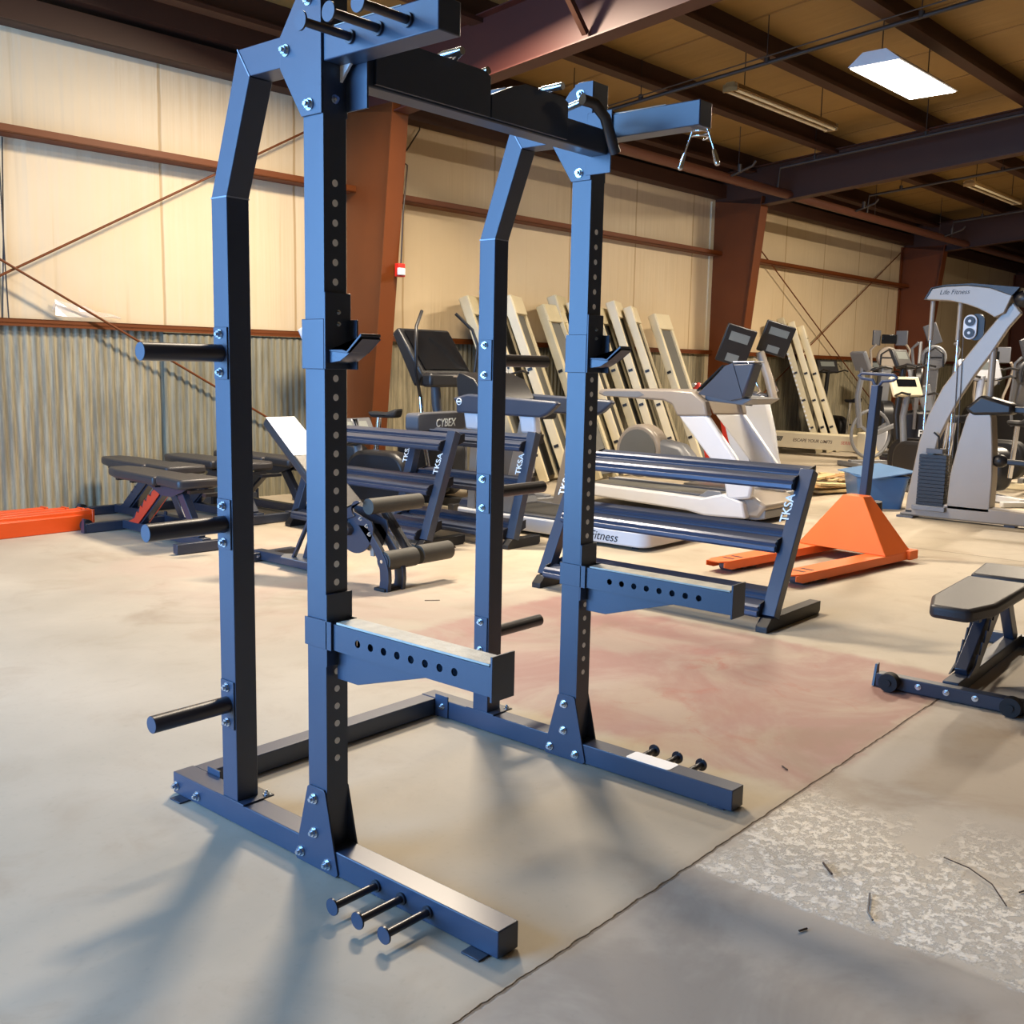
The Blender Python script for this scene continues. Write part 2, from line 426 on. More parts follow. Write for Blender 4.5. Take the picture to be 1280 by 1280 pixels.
# roof deck following the slope
struct(bb(MB().add([(X0, .1, deckz(.1)), (X1, .1, deckz(.1)), (X1, YR, deckz(YR)), (X0, YR, deckz(YR)),
                    (X0, .1, deckz(.1)+.1), (X1, .1, deckz(.1)+.1), (X1, YR, deckz(YR)+.1), (X0, YR, deckz(YR)+.1)],
                   [(0,1,2,3),(4,7,6,5),(0,4,5,1),(3,2,6,7),(0,3,7,4),(1,5,6,2)]), 'ceiling', ceilm))
# corrugated wainscot in three runs
def corr(x0, x1, z1, m, name, off=0, per=.0762, amp=.007):
    b = MB(); n = int((x1-x0)/(per/6)); v = []; f = []
    for i in range(n+1):
        x = x0+(x1-x0)*i/n; y = off-.02-amp*math.sin(2*PI*x/per)
        v += [(x, y, 0), (x, y, z1)]
    for i in range(n): f.append((2*i, 2*i+1, 2*i+3, 2*i+2))
    b.add(v, f, True)
    return struct(bb(b, name, m))
corr(X0, .70, 1.69, galv, 'wall_left')
corr(.68, 2.45, 1.66, galv2, 'wall_left', -.045)
corr(2.45, X1, 1.69, galv, 'wall_left')
struct(bb(MB().box(X0, X1, .03, .12, 0, 1.72), 'wall_left', galv))
# sill girt above the wainscot, mid girt, upper girt and eave strut (C and Z sections)
def girt(z, d, h, name, m=rust):
    b = MB().box(X0, X1, -d, -.002, z, z+.012).box(X0, X1, -d, -d+.012, z-.02, z+h).box(X0, X1, -d+.0, -d+.05, z+h-.01, z+h)
    return struct(bb(b, name, m))
girt(1.70, .09, .045, 'trim_1')
b = MB().box(X0, X1, -.20, -.002, 3.26, 3.275).box(X0, X1, -.20, -.188, 3.26, 3.33)
struct(bb(b, 'trim_2', rust))
struct(bb(MB().box(X0, X1, -.20, -.002, 4.16, 4.20).box(X0, X1, -.23, -.19, 4.16, 4.36), 'trim_3', rustd))
struct(bb(MB().box(X0, X1, -.30, -.002, 4.42, 4.62), 'trim_4', rustd))
# purlins along the building
k = 5
for i in range(9):
    by = -.62-1.35*i if i else -.62
    z = deckz(by)
    b = MB().box(X0, X1, by-.006, by+.006, z-.27, z).box(X0, X1, by-.14, by+.02, z-.282, z-.268).box(X0, X1, by-.14, by-.128, z-.27, z-.24).box(X0, X1, by, by+.1, z-.012, z)
    struct(bb(b, 'trim_%d' % k, rustd)); k += 1
# columns and rafters
COLX = [-4.6, 2.93, 10.44, 18.04, 25.5]
cl = {1: 'rust brown tapered steel column carrying the red fire alarm, left of the rack', 2: 'rust brown tapered steel column behind the silver treadmill',
      3: 'rust brown tapered steel column right of the far cross bracing', 4: 'farthest rust brown steel column, above the gym station'}
rl = {1: 'reddish brown roof beam running up over the pull-up bar', 2: 'dark roof beam beyond the lit lamp', 3: 'far dark roof beam past the unlit right tube light', 4: 'farthest roof beam at the right edge'}
for i, x in enumerate(COLX):
    if i == 0: continue
    t = bthing('steel_column', cl[i], 'column')
    zt = 4.12
    def dep(z): return .50+(.92-.50)*z/zt
    bb(MB().prism([(0-.02, 0), (-dep(0), 0), (-dep(zt), zt), (-.02, zt)], 'x', x-.006, x+.006), 'web', rust, t)
    bb(MB().prism([(-dep(0), 0), (-dep(0)-.014, 0), (-dep(zt)-.014, zt), (-dep(zt), zt)], 'x', x-.11, x+.11), 'flange', rust, t)
    bb(MB().box(x-.10, x+.10, -.03, -.002, 0, zt), 'flange', cream if i < 3 else rust, t)
    bb(MB().box(x-.15, x+.15, -dep(0)-.05, -.001, 0, .015), 'base_plate', rust, t)
    t = bthing('roof_beam', rl[i], 'beam')
    def zb(y): return 4.02-.085*(y+.6)
    y0, y1 = -.03, -13.5
    dp = .46
    mm = rustr if i == 1 else rustd
    bb(MB().prism([(y0, 4.12), (-.95, 4.0), (y1, zb(y1)), (y1, zb(y1)+dp), (y0, 4.05+dp)], 'x', x-.006, x+.006), 'web', mm, t)
    bb(MB().prism([(-.93, 3.99), (y1, zb(y1)-.012), (y1, zb(y1)), (-.93, 4.004)], 'x', x-.10, x+.10), 'flange', mm, t)
    bb(MB().prism([(y0, 4.05+dp), (y1, zb(y1)+dp), (y1, zb(y1)+dp+.012), (y0, 4.05+dp+.012)], 'x', x-.10, x+.10), 'flange', mm, t)
    if i == 1:
        for (ya) in (-3.4,):
            bb(MB().bar((x-.05, ya, zb(ya)+.02), (x-.65, ya, deckz(ya)-.2), .05, .05).bar((x+.05, ya, zb(ya)+.02), (x+.65, ya, deckz(ya)-.2), .05, .05), 'flange_brace', rustd, t)
# cross bracing rods
def rod(p0, p1, label):
    o = bb(MB().tube([p0, p1], .011, 8), 'brace_rod', rust); tag(o, label, 'rod', 'wall bracing rods'); return o
rod((-4.4, -.12, .15), (2.9, -.12, 4.12), 'rust brown bracing rod rising to the right behind the near left upright')
rod((-4.4, -.14, 4.12), (2.9, -.14, .25), 'rust brown bracing rod falling to the right across the left wall')
rod((10.6, -.12, .2), (17.9, -.12, 4.1), 'thin bracing rod rising to the right on the far bay of wall')
rod((10.6, -.14, 4.1), (17.9, -.14, .2), 'thin bracing rod falling to the right on the far bay of wall')
tag(bb(MB().tube([(-.72, -.03, 3.25), (-.75, -.03, 2.4), (-.79, -.03, 1.72)], .006, 6).tube([(-.76, -.04, 3.25), (-.75, -.04, 2.2), (-.74, -.04, 1.72)], .006, 6), 'wall_wire', conduit), 'pair of thin brown wires hanging down the wall at the far left edge', 'wire')
tag(bb(MB().tube([(3.98, -.05, 4.3), (3.98, -.05, 4.12), (3.8, -.07, 3.9), (3.62, -.12, 3.72), (3.1, -.84, 3.5), (3.06, -.82, 3.0), (3.05, -.80, 2.45)], .009, 6), 'alarm_cable', conduit), 'dark cable drooping from the eave to the red alarm column', 'cable')
fa = bthing('fire_alarm', 'small red fire alarm with strobe on the brown column', 'alarm')
bb(MB().box(2.97, 3.06, -.86, -.79, 2.34, 2.48), 'housing', redl, fa, .006)
bb(MB().box(2.945, 3.03, -.90, -.86, 2.355, 2.43), 'strobe', white, fa, .006)
fp = bthing('plastic_film', 'crumpled clear plastic scrap lying on the ledge above the corrugated sheet', 'scrap')
bpts = MB(); pv = []
for i in range(7):
    for j in range(4):
        pv.append((-.35+.1*i+random.uniform(-.02, .02), -.02-.03*j, 1.77+(.16-.025*i)*max(0, math.sin(j*1.1+.4))+random.uniform(0, .03)))
bpts.add(pv, [(i*4+j, i*4+j+1, (i+1)*4+j+1, (i+1)*4+j) for i in range(6) for j in range(3)])
bb(bpts, 'film', plasticf, fp)

# pipes and conduits under the roof
def pipe(name, pts, r, m, label, cat='pipe', hangers=()):
    t = bthing(name, label, cat)
    bb(MB().tube(pts, r, 10), 'pipe', m, t)
    for p in hangers: bb(MB().tube([p, (p[0], p[1], deckz(p[1])-.01)], .006, 6).tube([(p[0]-.0, p[1], p[2]-.03), (p[0], p[1], p[2]+.03)], .03, 8), 'hanger', conduit, t)
    return t
pipe('sprinkler_main', [(3.05, -1.35, 4.10), (30, -1.35, 4.10)], .065, pipem, 'reddish sprinkler main running along the eave above the wall', hangers=[(5.2, -1.35, 4.10), (8.9, -1.35, 4.10), (13.5, -1.35, 4.10), (16.5, -1.35, 4.10)])
def branch(x, label, z=4.42):
    pipe('branch_pipe', [(x, -1.43, z-.28), (x, -1.46, z), (x, -10.5, z+.75)], .022, conduit, label, hangers=[(x, -2.0, z+.08), (x, -3.6, z+.2), (x, -5.2, z+.33)])
branch(5.62, 'thin dark branch pipe left of the lit lamp')
branch(9.9, 'thin dark branch pipe just before the dark roof beam beyond the lamp')
branch(13.0, 'thin dark branch pipe in the bay past the dark roof beam')
branch(16.9, 'thin dark branch pipe in the farthest bay shown')
tag(bb(MB().tube([(5.1, -1.2, 4.25), (5.1, -10.5, 5.1)], .007, 6), 'ceiling_wire', conduit), 'thin wire strung along the ceiling left of the lit lamp', 'wire')
for q, (x, y) in enumerate(((8.6, -1.5), (12.6, -1.4), (16.6, -1.4))):
    t = bthing('eave_outlet', ['short dark pipe stub under the eave by the near girt', 'short dark pipe stub under the eave in the second bay', 'short dark pipe stub under the eave in the third bay'][q], 'pipe')
    bb(MB().tube([(x, -1.42, 4.12), (x, -1.75, 4.22), (x, -1.80, 4.28)], .018, 8), 'pipe', conduit, t)
    bb(MB().tube([(x, -1.55, 4.15), (x, -1.55, 4.26)], .035, 8), 'fitting', conduit, t)

# light fixtures
def lamp_lit():
    t = bthing('ceiling_lamp', 'glowing white rectangular ceiling lamp at upper right', 'lamp')
    cx, cy, z = 6.75, -4.6, 4.50
    prof = [(cy-.27, z), (cy-.12, z+.12), (cy+.12, z+.12), (cy+.27, z), (cy+.26, z-.006), (cy-.26, z-.006)]
    bb(MB().prism(prof, 'x', cx-.78, cx+.78), 'housing', lampw, t)
    bb(MB().box(cx-.76, cx+.76, cy-.25, cy+.25, z-.016, z-.007), 'diffuser', glow, t)
    bb(MB().tube([(cx-.6, cy, z+.11), (cx-.6, cy, deckz(cy))], .006, 6).tube([(cx+.6, cy, z+.11), (cx+.6, cy, deckz(cy))], .006, 6), 'hanger', conduit, t)
    l = area('lamp_light', (0, 0, 0), (0, 0, RB), 1.4, .22, 430, WARM)
    p = O_+Matrix.Rotation(RB, 3, 'Z')@Vector((cx, cy, z-.03)); l.location = p
lamp_lit()
def lamp_off(x0, x1, by, z, label):
    t = bthing('tube_light', label, 'lamp')
    bb(MB().prism([(by-.10, z), (by-.05, z+.07), (by+.05, z+.07), (by+.10, z), (by+.04, z+.02), (by-.04, z+.02)], 'x', x0, x1), 'housing', tubes_off, t)
    for dy in (-.055, .055):
        bb(MB().cyl((x0+.02, by+dy, z-.012), (x1-.02, by+dy, z-.012), .018, 10), 'fluorescent_tube', cream, t)
    for x in (x0, x1-.03): bb(MB().box(x, x+.03, by-.09, by+.09, z-.03, z+.05), 'end_cap', tubes_off, t)
    bb(MB().tube([(x0+.3, by, z+.06), (x0+.3, by, deckz(by))], .006, 6).tube([(x1-.3, by, z+.06), (x1-.3, by, deckz(by))], .006, 6), 'hanger', conduit, t)
lamp_off(5.85, 8.3, -3.03, 4.48, 'unlit fluorescent tube light hanging left of the lit lamp')
lamp_off(13.2, 15.6, -3.03, 4.48, 'unlit fluorescent tube light far right near the second roof beam')

# ------------------------------------------------------------------ the half rack
T = .075
def half_rack():
    rk = thing('half_rack', 'large black steel half rack with pull-up bar and safety arms in the foreground', 'power rack', (0, 0, 0))
    W = 1.139
    for side in (0, 1):
        x = W*side; s = 1 if side else 0
        ft = MB().box(x, x+T, 0, 1.435, .004, T).build('base_foot', rackp, rk, .003)
        for yy in (.06, 1.37):
            MB().box(x-.035 if not side else x-.0, x+T+(.0 if not side else .035), yy-.03, yy+.03, 0, .005).build('floor_tab', steelp, ft, .001)
        # front upright: hollow with holes in the front face
        y0, y1, z0, z1 = .6407, .7197, T, 2.362
        u = MB()
        hz = [1.878-.05*k-(z0) for k in range(32)]
        u.holed((x, y0, z0), (1, 0, 0), (0, 0, 1), T, z1-z0, hz, .0095, (0, -1, 0), .004)
        u.add([(x, y0, z0), (x, y1, z0), (x, y1, z1), (x, y0, z1)], [(0,1,2,3)])
        u.add([(x+T, y0, z0), (x+T, y1, z0), (x+T, y1, z1), (x+T, y0, z1)], [(0,1,2,3)])
        u.add([(x, y1, z0), (x+T, y1, z0), (x+T, y1, z1), (x, y1, z1)], [(0,1,2,3)])
        u.add([(x, y0, z1), (x+T, y0, z1), (x+T, y1, z1), (x, y1, z1)], [(0,1,2,3)])
        up = u.build('front_upright', rackp, rk)
        i0 = MB().cyl((0, 0, 0), (0, .0015, 0), .0094, 12).build('hole_light_disc', pale_fill, up)  # pale discs stand in for the light seen in the holes
        for q, h in enumerate(hz):
            o = i0 if q == 0 else i0.copy()
            if q: C.objects.link(o)
            o.location = (x+T/2, y0-.0004, z0+h)
        # rear upright, sloped brace, top brace (mitred)
        MB().box(x, x+T, 1.070, 1.146, T, 1.879).build('rear_upright', rackp, rk, .002)
        MB().prism([(1.070, 1.8795), (1.146, 1.8795), (1.004, 2.259), (.951, 2.182)], 'x', x, x+T).build('sloped_brace', rackp, rk, .002)
        MB().prism([(1.003, 2.2595), (.950, 2.183), (.72, 2.180), (.72, 2.2585)], 'x', x, x+T).build('top_brace', rackp, rk, .002)
        MB().box(x-.0012, x+T+.0012, 1.069, 1.147, 1.877, 1.881).build('weld', weld, rk); MB().bar((x-.0008, 1.0045, 2.260), (x-.0008, .9505, 2.182), .004, .0025, (1, 0, 0)).build('weld', weld, rk)
        # base plate under the rear upright
        MB().box(x-.004, x+T+.035, 1.035, 1.18, T, T+.006).build('base_plate', rackp, rk, .001)
        for yy in (1.05, 1.165): bolt(rk, (x+T+.018, yy, T+.006), (0, 0, 1), .8)
        # gusset plates, both sides
        for xs, nx in ((x-.0055, -1), (x+T, 1)):
            MB().prism([(.641, 2.363), (.70, 2.365), (.74, 2.338), (.808, 2.256), (.81, 2.176), (.722, 2.045), (.641, 2.045)], 'x', xs, xs+.0055).build('top_gusset', rackp, rk, .001)
            MB().prism([(.643, .235), (.650, .242), (.712, .242), (.721, .235), (.779, .012), (.770, .002), (.60, .002), (.590, .012)], 'x', xs, xs+.0055).build('bottom_gusset', rackp, rk, .001)
            xb = xs if nx < 0 else xs+.0055
            for (yy, zz) in ((.69, 2.325), (.784, 2.218), (.688, 2.071), (.690, .207), (.690, .107), (.750, .032), (.633, .030)):
                bolt(rk, (xb, yy, zz), (nx, 0, 0))
        for yy in (1.414, 1.292): bolt(rk, (x if not side else x+T, yy, .032), (-1 if not side else 1, 0, 0))
        for zz in (2.255, 2.085): bolt(rk, (x+T/2, y0, zz), (0, -1, 0), .75)
        # forward arm at the top
        arm = MB().box(x+.001, x+T-.001, .232, y0-.001, 2.170, 2.247).build('top_arm', rackp, rk, .003)
        MB().box(x+.004, x+T-.004, .36, .60, 2.2472, 2.2492).build('arm_liner', liner, arm)
        MB().prism([(.64, 2.17), (.60, 2.17), (.64, 2.13)], 'x', x+.055, x+.063).build('arm_gusset', pale_fill, arm)
        # band pegs on the foot and on the arm
        sx = -1 if not side else 1; xb = x if not side else x+T
        L_ = .148 if not side else .135
        for zz, ys in ((.037, (.435, .337, .239)), (2.208, (.535, .432, .331))):
            if side and zz > 1: ys = (.39,)
            for yy in ys:
                LL = L_ if not (side and zz > 1) else .05
                p = MB().cyl((xb, yy, zz), (xb+sx*LL, yy, zz), .0105, 16)
                p.cyl((xb, yy, zz), (xb+sx*.006, yy, zz), .017, 16).cyl((xb+sx*LL, yy, zz), (xb+sx*(LL+.004), yy, zz), .0225, 24)
                bp = p.build('band_peg', peg_m, rk); MB().cyl((xb+sx*(LL+.004), yy, zz), (xb+sx*(LL+.005), yy, zz), .0222, 24).build('end_cap', rackp, bp)  # end disc in lighter paint to carry the door light on it
        # plate storage pegs on the rear upright
        for zz in (1.440, .908+.03, .382):
            br = MB().box(x-.005 if not side else x-.005, x, 1.075, 1.141, zz-.075, zz+.075).build('peg_bracket', rackp, rk, .001)
            for dz in (-.055, .055): bolt(br, (x-.005, 1.108, zz+dz), (-1, 0, 0), .9)
            pg = MB()
            if not side:
                pg.cyl((-.005, 1.108, zz), (-.256, 1.108, zz), .0255, 28); rm = 'storage_peg'
            else:
                pg.cyl((x+T, 1.108, zz), (x+T+.28, 1.108, zz), .0235, 28)
            pg = pg.build('storage_peg', peg_m, rk, .003)
            if not side: MB().cyl((-.2562, 1.108, zz), (-.2575, 1.108, zz), .0245, 28).build('end_cap', rackp, pg)  # lighter paint puts the door light into the end face
        # J-cup
        j = MB()
        z0j, z1j = 1.402, 1.532
        j.box(x-.0065, x-.0005, .636, .727, z0j, z1j)
        j.box(x-.0065, x+T+.005, .629, .6352, z0j, 1.60)
        j.box(x+T, x+T+.006, .60, .70, z0j, z1j)
        jo = j.build('j_cup', rackp, rk, .0015)
        MB().prism([(.632, 1.452), (.632, 1.418), (.585, 1.424), (.555, 1.440), (.508, 1.485), (.500, 1.480), (.546, 1.446), (.560, 1.448), (.575, 1.452)], 'x', x+.006, x+T-.006).build('hook', rackp, jo, .001)
        MB().prism([(.632, 1.4535), (.575, 1.4535), (.558, 1.4495), (.503, 1.494), (.500, 1.488), (.556, 1.444), (.632, 1.449)], 'x', x+.004, x+T-.004).build('hook_liner', bluegrey, jo, .001)
        for zz in (1.55, 1.52): bolt(jo, (x+T/2, .629, zz), (0, -1, 0), .4)
        # safety arm
        sa = MB()
        sa.box(x-.0065, x-.0006, .612, .725, .648, .727)
        sa.box(x-.0065, x+T+.008, .6295, .6355, .60, .800)
        sa.box(x+T+.002, x+T+.008, .61, .70, .648, .727)
        so = sa.build('safety_bracket', rackp, rk, .001)
        a = MB()
        ya, yb, za, zb_ = .040, .600, .650, .722
        a.holed((x, ya, za), (0, 0, 1), (0, 1, 0), zb_-za, yb-ya, [.157-ya+.0506*q for q in range(8)], .0105, (-1, 0, 0), .005, 16)
        a.add([(x+T, ya, za), (x+T, yb, za), (x+T, yb, zb_), (x+T, ya, zb_)], [(0,1,2,3)])
        a.add([(x, ya, za), (x+T, ya, za), (x+T, yb, za), (x, yb, za)], [(0,1,2,3)])
        a.add([(x, ya, zb_), (x+T, ya, zb_), (x+T, yb, zb_), (x, yb, zb_)], [(0,1,2,3)])
        a.box(x+.001, x+T-.001, .600, .634, za, zb_)
        ao = a.build('safety_arm', rackp, rk)
        MB().prism([(.630, .650), (.630, .560), (.545, .560), (.24, .650)], 'x', x+.030, x+.036).build('arm_gusset', rackp, ao, .001)
        MB().box(x+.002, x+T-.002, .046, .600, .7225, .7285).build('arm_liner', liner, ao, .001)
        MB().box(x-.002, x+T+.004, .033, .0395, .637, .748).build('end_plate', rackp, ao, .001)
    # rear crossmember and front-to-rear joints
    cm = MB().box(T+.001, W-.001, 1.355, 1.432, .006, T-.002).build('crossmember', rackp, rk, .003)
    for xx in (T, W-.006): MB().box(xx, xx+.006, 1.28, 1.35, .006, T+.02).build('corner_plate', rackp, rk, .001)
    bolt(rk, (W-.006, 1.31, .05), (-1, 0, 0), .9)
    # pull-up beam with raised multi grips
    bm = MB().box(T+.006, W-.006, .575, .645, 2.118, 2.196).build('pull_up_beam', rackp, rk, .004)
    for xx, nx in ((T+.0005, 1), (W-.0065, -1)): MB().box(xx, xx+.006, .56, .66, 2.06, 2.26).build('beam_plate', rackp, rk, .001)
    def grip(pts, r=.0165, m=peg_m): MB().tube(pts, r, 14).build('grip_bar', m, rk)  # where zinc is passed, bright metal stands in for highlight lines
    for xa, xb in ((.20, .545), (.64, .905)):
        MB().prism([(xa-.09, 2.125), (xb, 2.125), (xb, 2.236), (xb-.03, 2.248), (xa+.06, 2.248), (xa-.0, 2.23), (xa-.09, 2.19)], 'y', .563, .573).build('grip_plate', rackp, rk, .001)
        MB().box(xa-.02, xb-.01, .573, .640, 2.1965, 2.226).build('grip_block', rackp, rk, .002)
        grip([(xa+.18, .665, 2.245), (xa+.18, .59, 2.262), (xa+.18, .52, 2.262)], .011, zinc)
        grip([(xa+.335, .640, 2.238), (xa+.335, .565, 2.252)], .011, zinc)
    grip([(.385, .53, 2.262), (.42, .60, 2.250), (.50, .70, 2.222), (.54, .78, 2.205)], .008, zinc)
    grip([(.905, .51, 2.238), (.955, .50, 2.235), (1.0, .49, 2.20), (1.055, .485, 2.10)], .0175)
    for xx in (.45, .80, .86): bolt(rk, (xx, .575, 2.165), (0, -1, 0), .6)
    # white sticker on the far foot
    MB().prism([(1.142, .252), (1.150, .245), (1.206, .245), (1.212, .252), (1.212, .415), (1.206, .422), (1.150, .422), (1.142, .415)], 'z', T+.0002, T+.0012).build('sticker', paper, rk)
half_rack()
# spring collar hanging under the far arm
sc = thing('spring_collar', 'chrome spring collar hanging from the tip of the far top arm', 'collar', (1.175, .25, 2.17))
cpts = [(.018*math.cos(t*.5), .030*math.sin(t*.5), -.004-.0012*t) for t in range(0, 26)]
MB().tube(cpts, .0028, 6).build('coil', chrome, sc)
for s in (-1, 1):
    MB().tube([(0, .026*s, -.005), (0, .032*s, -.02), (0, .062*s, -.095)], .003, 8).build('arm', chrome, sc)
    MB().tube([(0, .052*s, -.072), (0, .066*s, -.112)], .0075, 12, radii=[.006, .009]).ball((0, .067*s, -.114), .009).build('grip', chrome, sc)

# ------------------------------------------------------------------ dumbbell racks
def dumbbell_rack(loc, L, depth, label, letters=True, H=.86):
    """length along +y from the near (right) end frame, depth along +x"""
    t = thing('dumbbell_rack', label, 'dumbbell rack', loc, 0, 'three-tier dumbbell racks')
    px = lambda z: .085+(.40*depth/.68)*(z-.05)/.80
    for k, y in enumerate((0, L)):
        f = MB().prism([(0, 0), (.03, 0), (depth-.02, 0), (depth, .02), (depth, .075), (.05, .075), (0, .03)], 'y', y-.035, y+.035).build('base_foot', black, t, .003)
        p = MB().bar((px(.07), y, .07), (px(H), y, H), .07, .085, (0, 1, 0)).build('post', rackp, t, .004)
        if letters:
            d = Vector((px(H)-px(.07), 0, H-.07)).normalized(); n = Vector((-d.z, 0, d.x))
            o = Vector((px(.56), y, .56))+n*.0362-Vector((0, -.028, 0))
            text('lettering', 'TKSA', .072, inkw, p, o, d, Vector((0, 1, 0)), .001)
    for zt in (.135, .475, .815):
        x0 = px(zt)-.10
        prof = [(x0, zt-.062), (x0-.012, zt-.05), (x0-.012, zt-.03), (x0+.004, zt-.022), (x0-.002, zt-.006), (x0+.016, zt+.004), (x0+.05, zt-.006), (x0+.115, zt+.012), (x0+.115, zt-.004), (x0+.05, zt-.02), (x0+.02, zt-.03)]
        MB().prism(prof, 'y', .04, L-.04).build('shelf_rail', shelfm, t)
        prof2 = [(x+.17, z+.045) for x, z in prof]
        MB().prism(prof2, 'y', .04, L-.04).build('shelf_rail', shelfm, t)
        for y in (.036, L-.042):
            b = MB().prism([(x0-.006, zt-.055), (x0+.02, zt+.012), (x0+.29, zt+.065), (x0+.29, zt-.0), (x0+.06, zt-.075)], 'y', y, y+.006).build('shelf_bracket', black, t)
            bolt(b, (px(zt)+.03, y-.001, zt-.01), (0, -1, 0), .7)
    return t
dumbbell_rack((3.33, 1.03, 0), 1.60, .68, 'nearest three-tier dumbbell rack, empty, in front of the orange pallet jack')
dumbbell_rack((3.70, 4.12, 0), 1.62, .50, 'empty dumbbell rack just behind the bench with foam rollers', H=.90)
dumbbell_rack((4.24, 3.70, 0), 1.30, .40, 'empty dumbbell rack in front of the treadmill with the long white side', H=.90)

# ------------------------------------------------------------------ adjustable benches
def bench(loc, rz, label, ladder=None, seat_len=.36, back_len=.82, big=False, group=None, nose=.08):
    ladder = ladder or steelp
    t = thing('weight_bench', label, 'bench', loc, rz, group)
    f = MB().bar((0, -.31, .035), (0, .31, .035), .055, .062).build('front_foot', steelp, t, .004)
    for y in (-.27, .24):
        w = MB().cyl((-.075, y, .043), (-.028, y, .043), .042, 24).cyl((-.082, y, .043), (-.075, y, .043), .015, 12).build('wheel', rubber, t, .004)
    for y in (-.12, .0, .12): bolt(f, (-.0285, y, .04), (-1, 0, 0), .9)
    MB().prism([(-.03, .004), (.03, .004), (.03, .10), (-.0, .10)], 'y', -.325, -.315).prism([(-.03, .004), (.03, .004), (.03, .10), (.0, .10)], 'y', .315, .325).build('foot_cap', steelp, f)
    MB().bar((.03, 0, .045), (1.18, 0, .045), .07, .06).build('base_tube', steelp, t, .004)
    MB().bar((1.20, -.24, .035), (1.20, .24, .035), .055, .06).build('rear_foot', steelp, t, .004)
    MB().bar((.20, 0, .06), (.62, 0, .345), .10, .055, (0, 1, 0)).build('strut', steelp, t, .004)
    MB().prism([(.15, .075), (.30, .075), (.62, .30), (.60, .345), (.52, .31), (.50, .275), (.46, .285), (.43, .235), (.40, .245), (.37, .19), (.34, .20), (.31, .145), (.28, .155), (.25, .11)], 'y', -.045, -.038)\
        .build('adjustment_ladder', ladder, t)
    MB().prism([(.15, .075), (.30, .075), (.62, .30), (.60, .345), (.52, .31), (.50, .275), (.46, .285), (.43, .235), (.40, .245), (.37, .19), (.34, .20), (.31, .145), (.28, .155), (.25, .11)], 'y', .038, .045)\
        .build('adjustment_ladder', ladder, t)
    MB().bar((1.1, 0, .06), (.86, 0, .345), .07, .05, (0, 1, 0)).build('rear_post', steelp, t, .004)
    MB().prism([(.42, .36), (.50, .345), (.66, .30), (.80, .30), (.96, .345), (1.02, .37), (.9, .375), (.45, .375)], 'y', -.05, -.042).prism([(.42, .36), (.50, .345), (.66, .30), (.80, .30), (.96, .345), (1.02, .37), (.9, .375), (.45, .375)], 'y', .042, .05).build('side_plate', steelp, t)
    for x in (.06, .28, .62, 1.1, 1.3):
        MB().box(x, x+.04, -.09, .09, .352, .372).build('pad_bracket', black, t)
    # tapered back pad with a soft nose
    x0 = -nose
    o = [(x0+.01, -.085), (x0, -.06), (x0, .06), (x0+.01, .085), (x0+.22, .14), (x0+back_len, .15), (x0+back_len, -.15), (x0+.22, -.14)]
    MB().prism(o, 'z', .372, .432).build('back_pad', vinyl, t, .018, seg=3)
    xs = x0+back_len+.02
    o = [(xs, -.14), (xs, .14), (xs+seat_len, .17), (xs+seat_len+.02, .14), (xs+seat_len+.02, -.14), (xs+seat_len, -.17)]
    MB().prism(o, 'z', .380, .442).build('seat_pad', vinyl, t, .018, seg=3)
    return t
bench((2.85, -.12, 0), math.radians(2), 'black padded weight bench with small wheels at the right edge of the picture')
bench((2.62, 6.52, 0), math.radians(-93), 'black flat bench with orange-red adjustment ladder, front of the row by the corrugated wall', mat('ladder_red', (214, 66, 40), .4), group='flat benches parked by the wall')
bench((3.03, 7.42, 0), math.radians(-92), 'second black flat bench of the row by the corrugated wall', group='flat benches parked by the wall')
bench((3.62, 7.34, 0), math.radians(-90), 'third black flat bench of the row by the wall, behind two others', group='flat benches parked by the wall')
bench((4.20, 7.40, 0), math.radians(-90), 'rearmost black flat bench of the row by the wall', group='flat benches parked by the wall')

for o in [x for x in bpy.data.objects if x.get('group') == 'flat benches parked by the wall']: o.scale = (1.12, 1.12, 1.22)

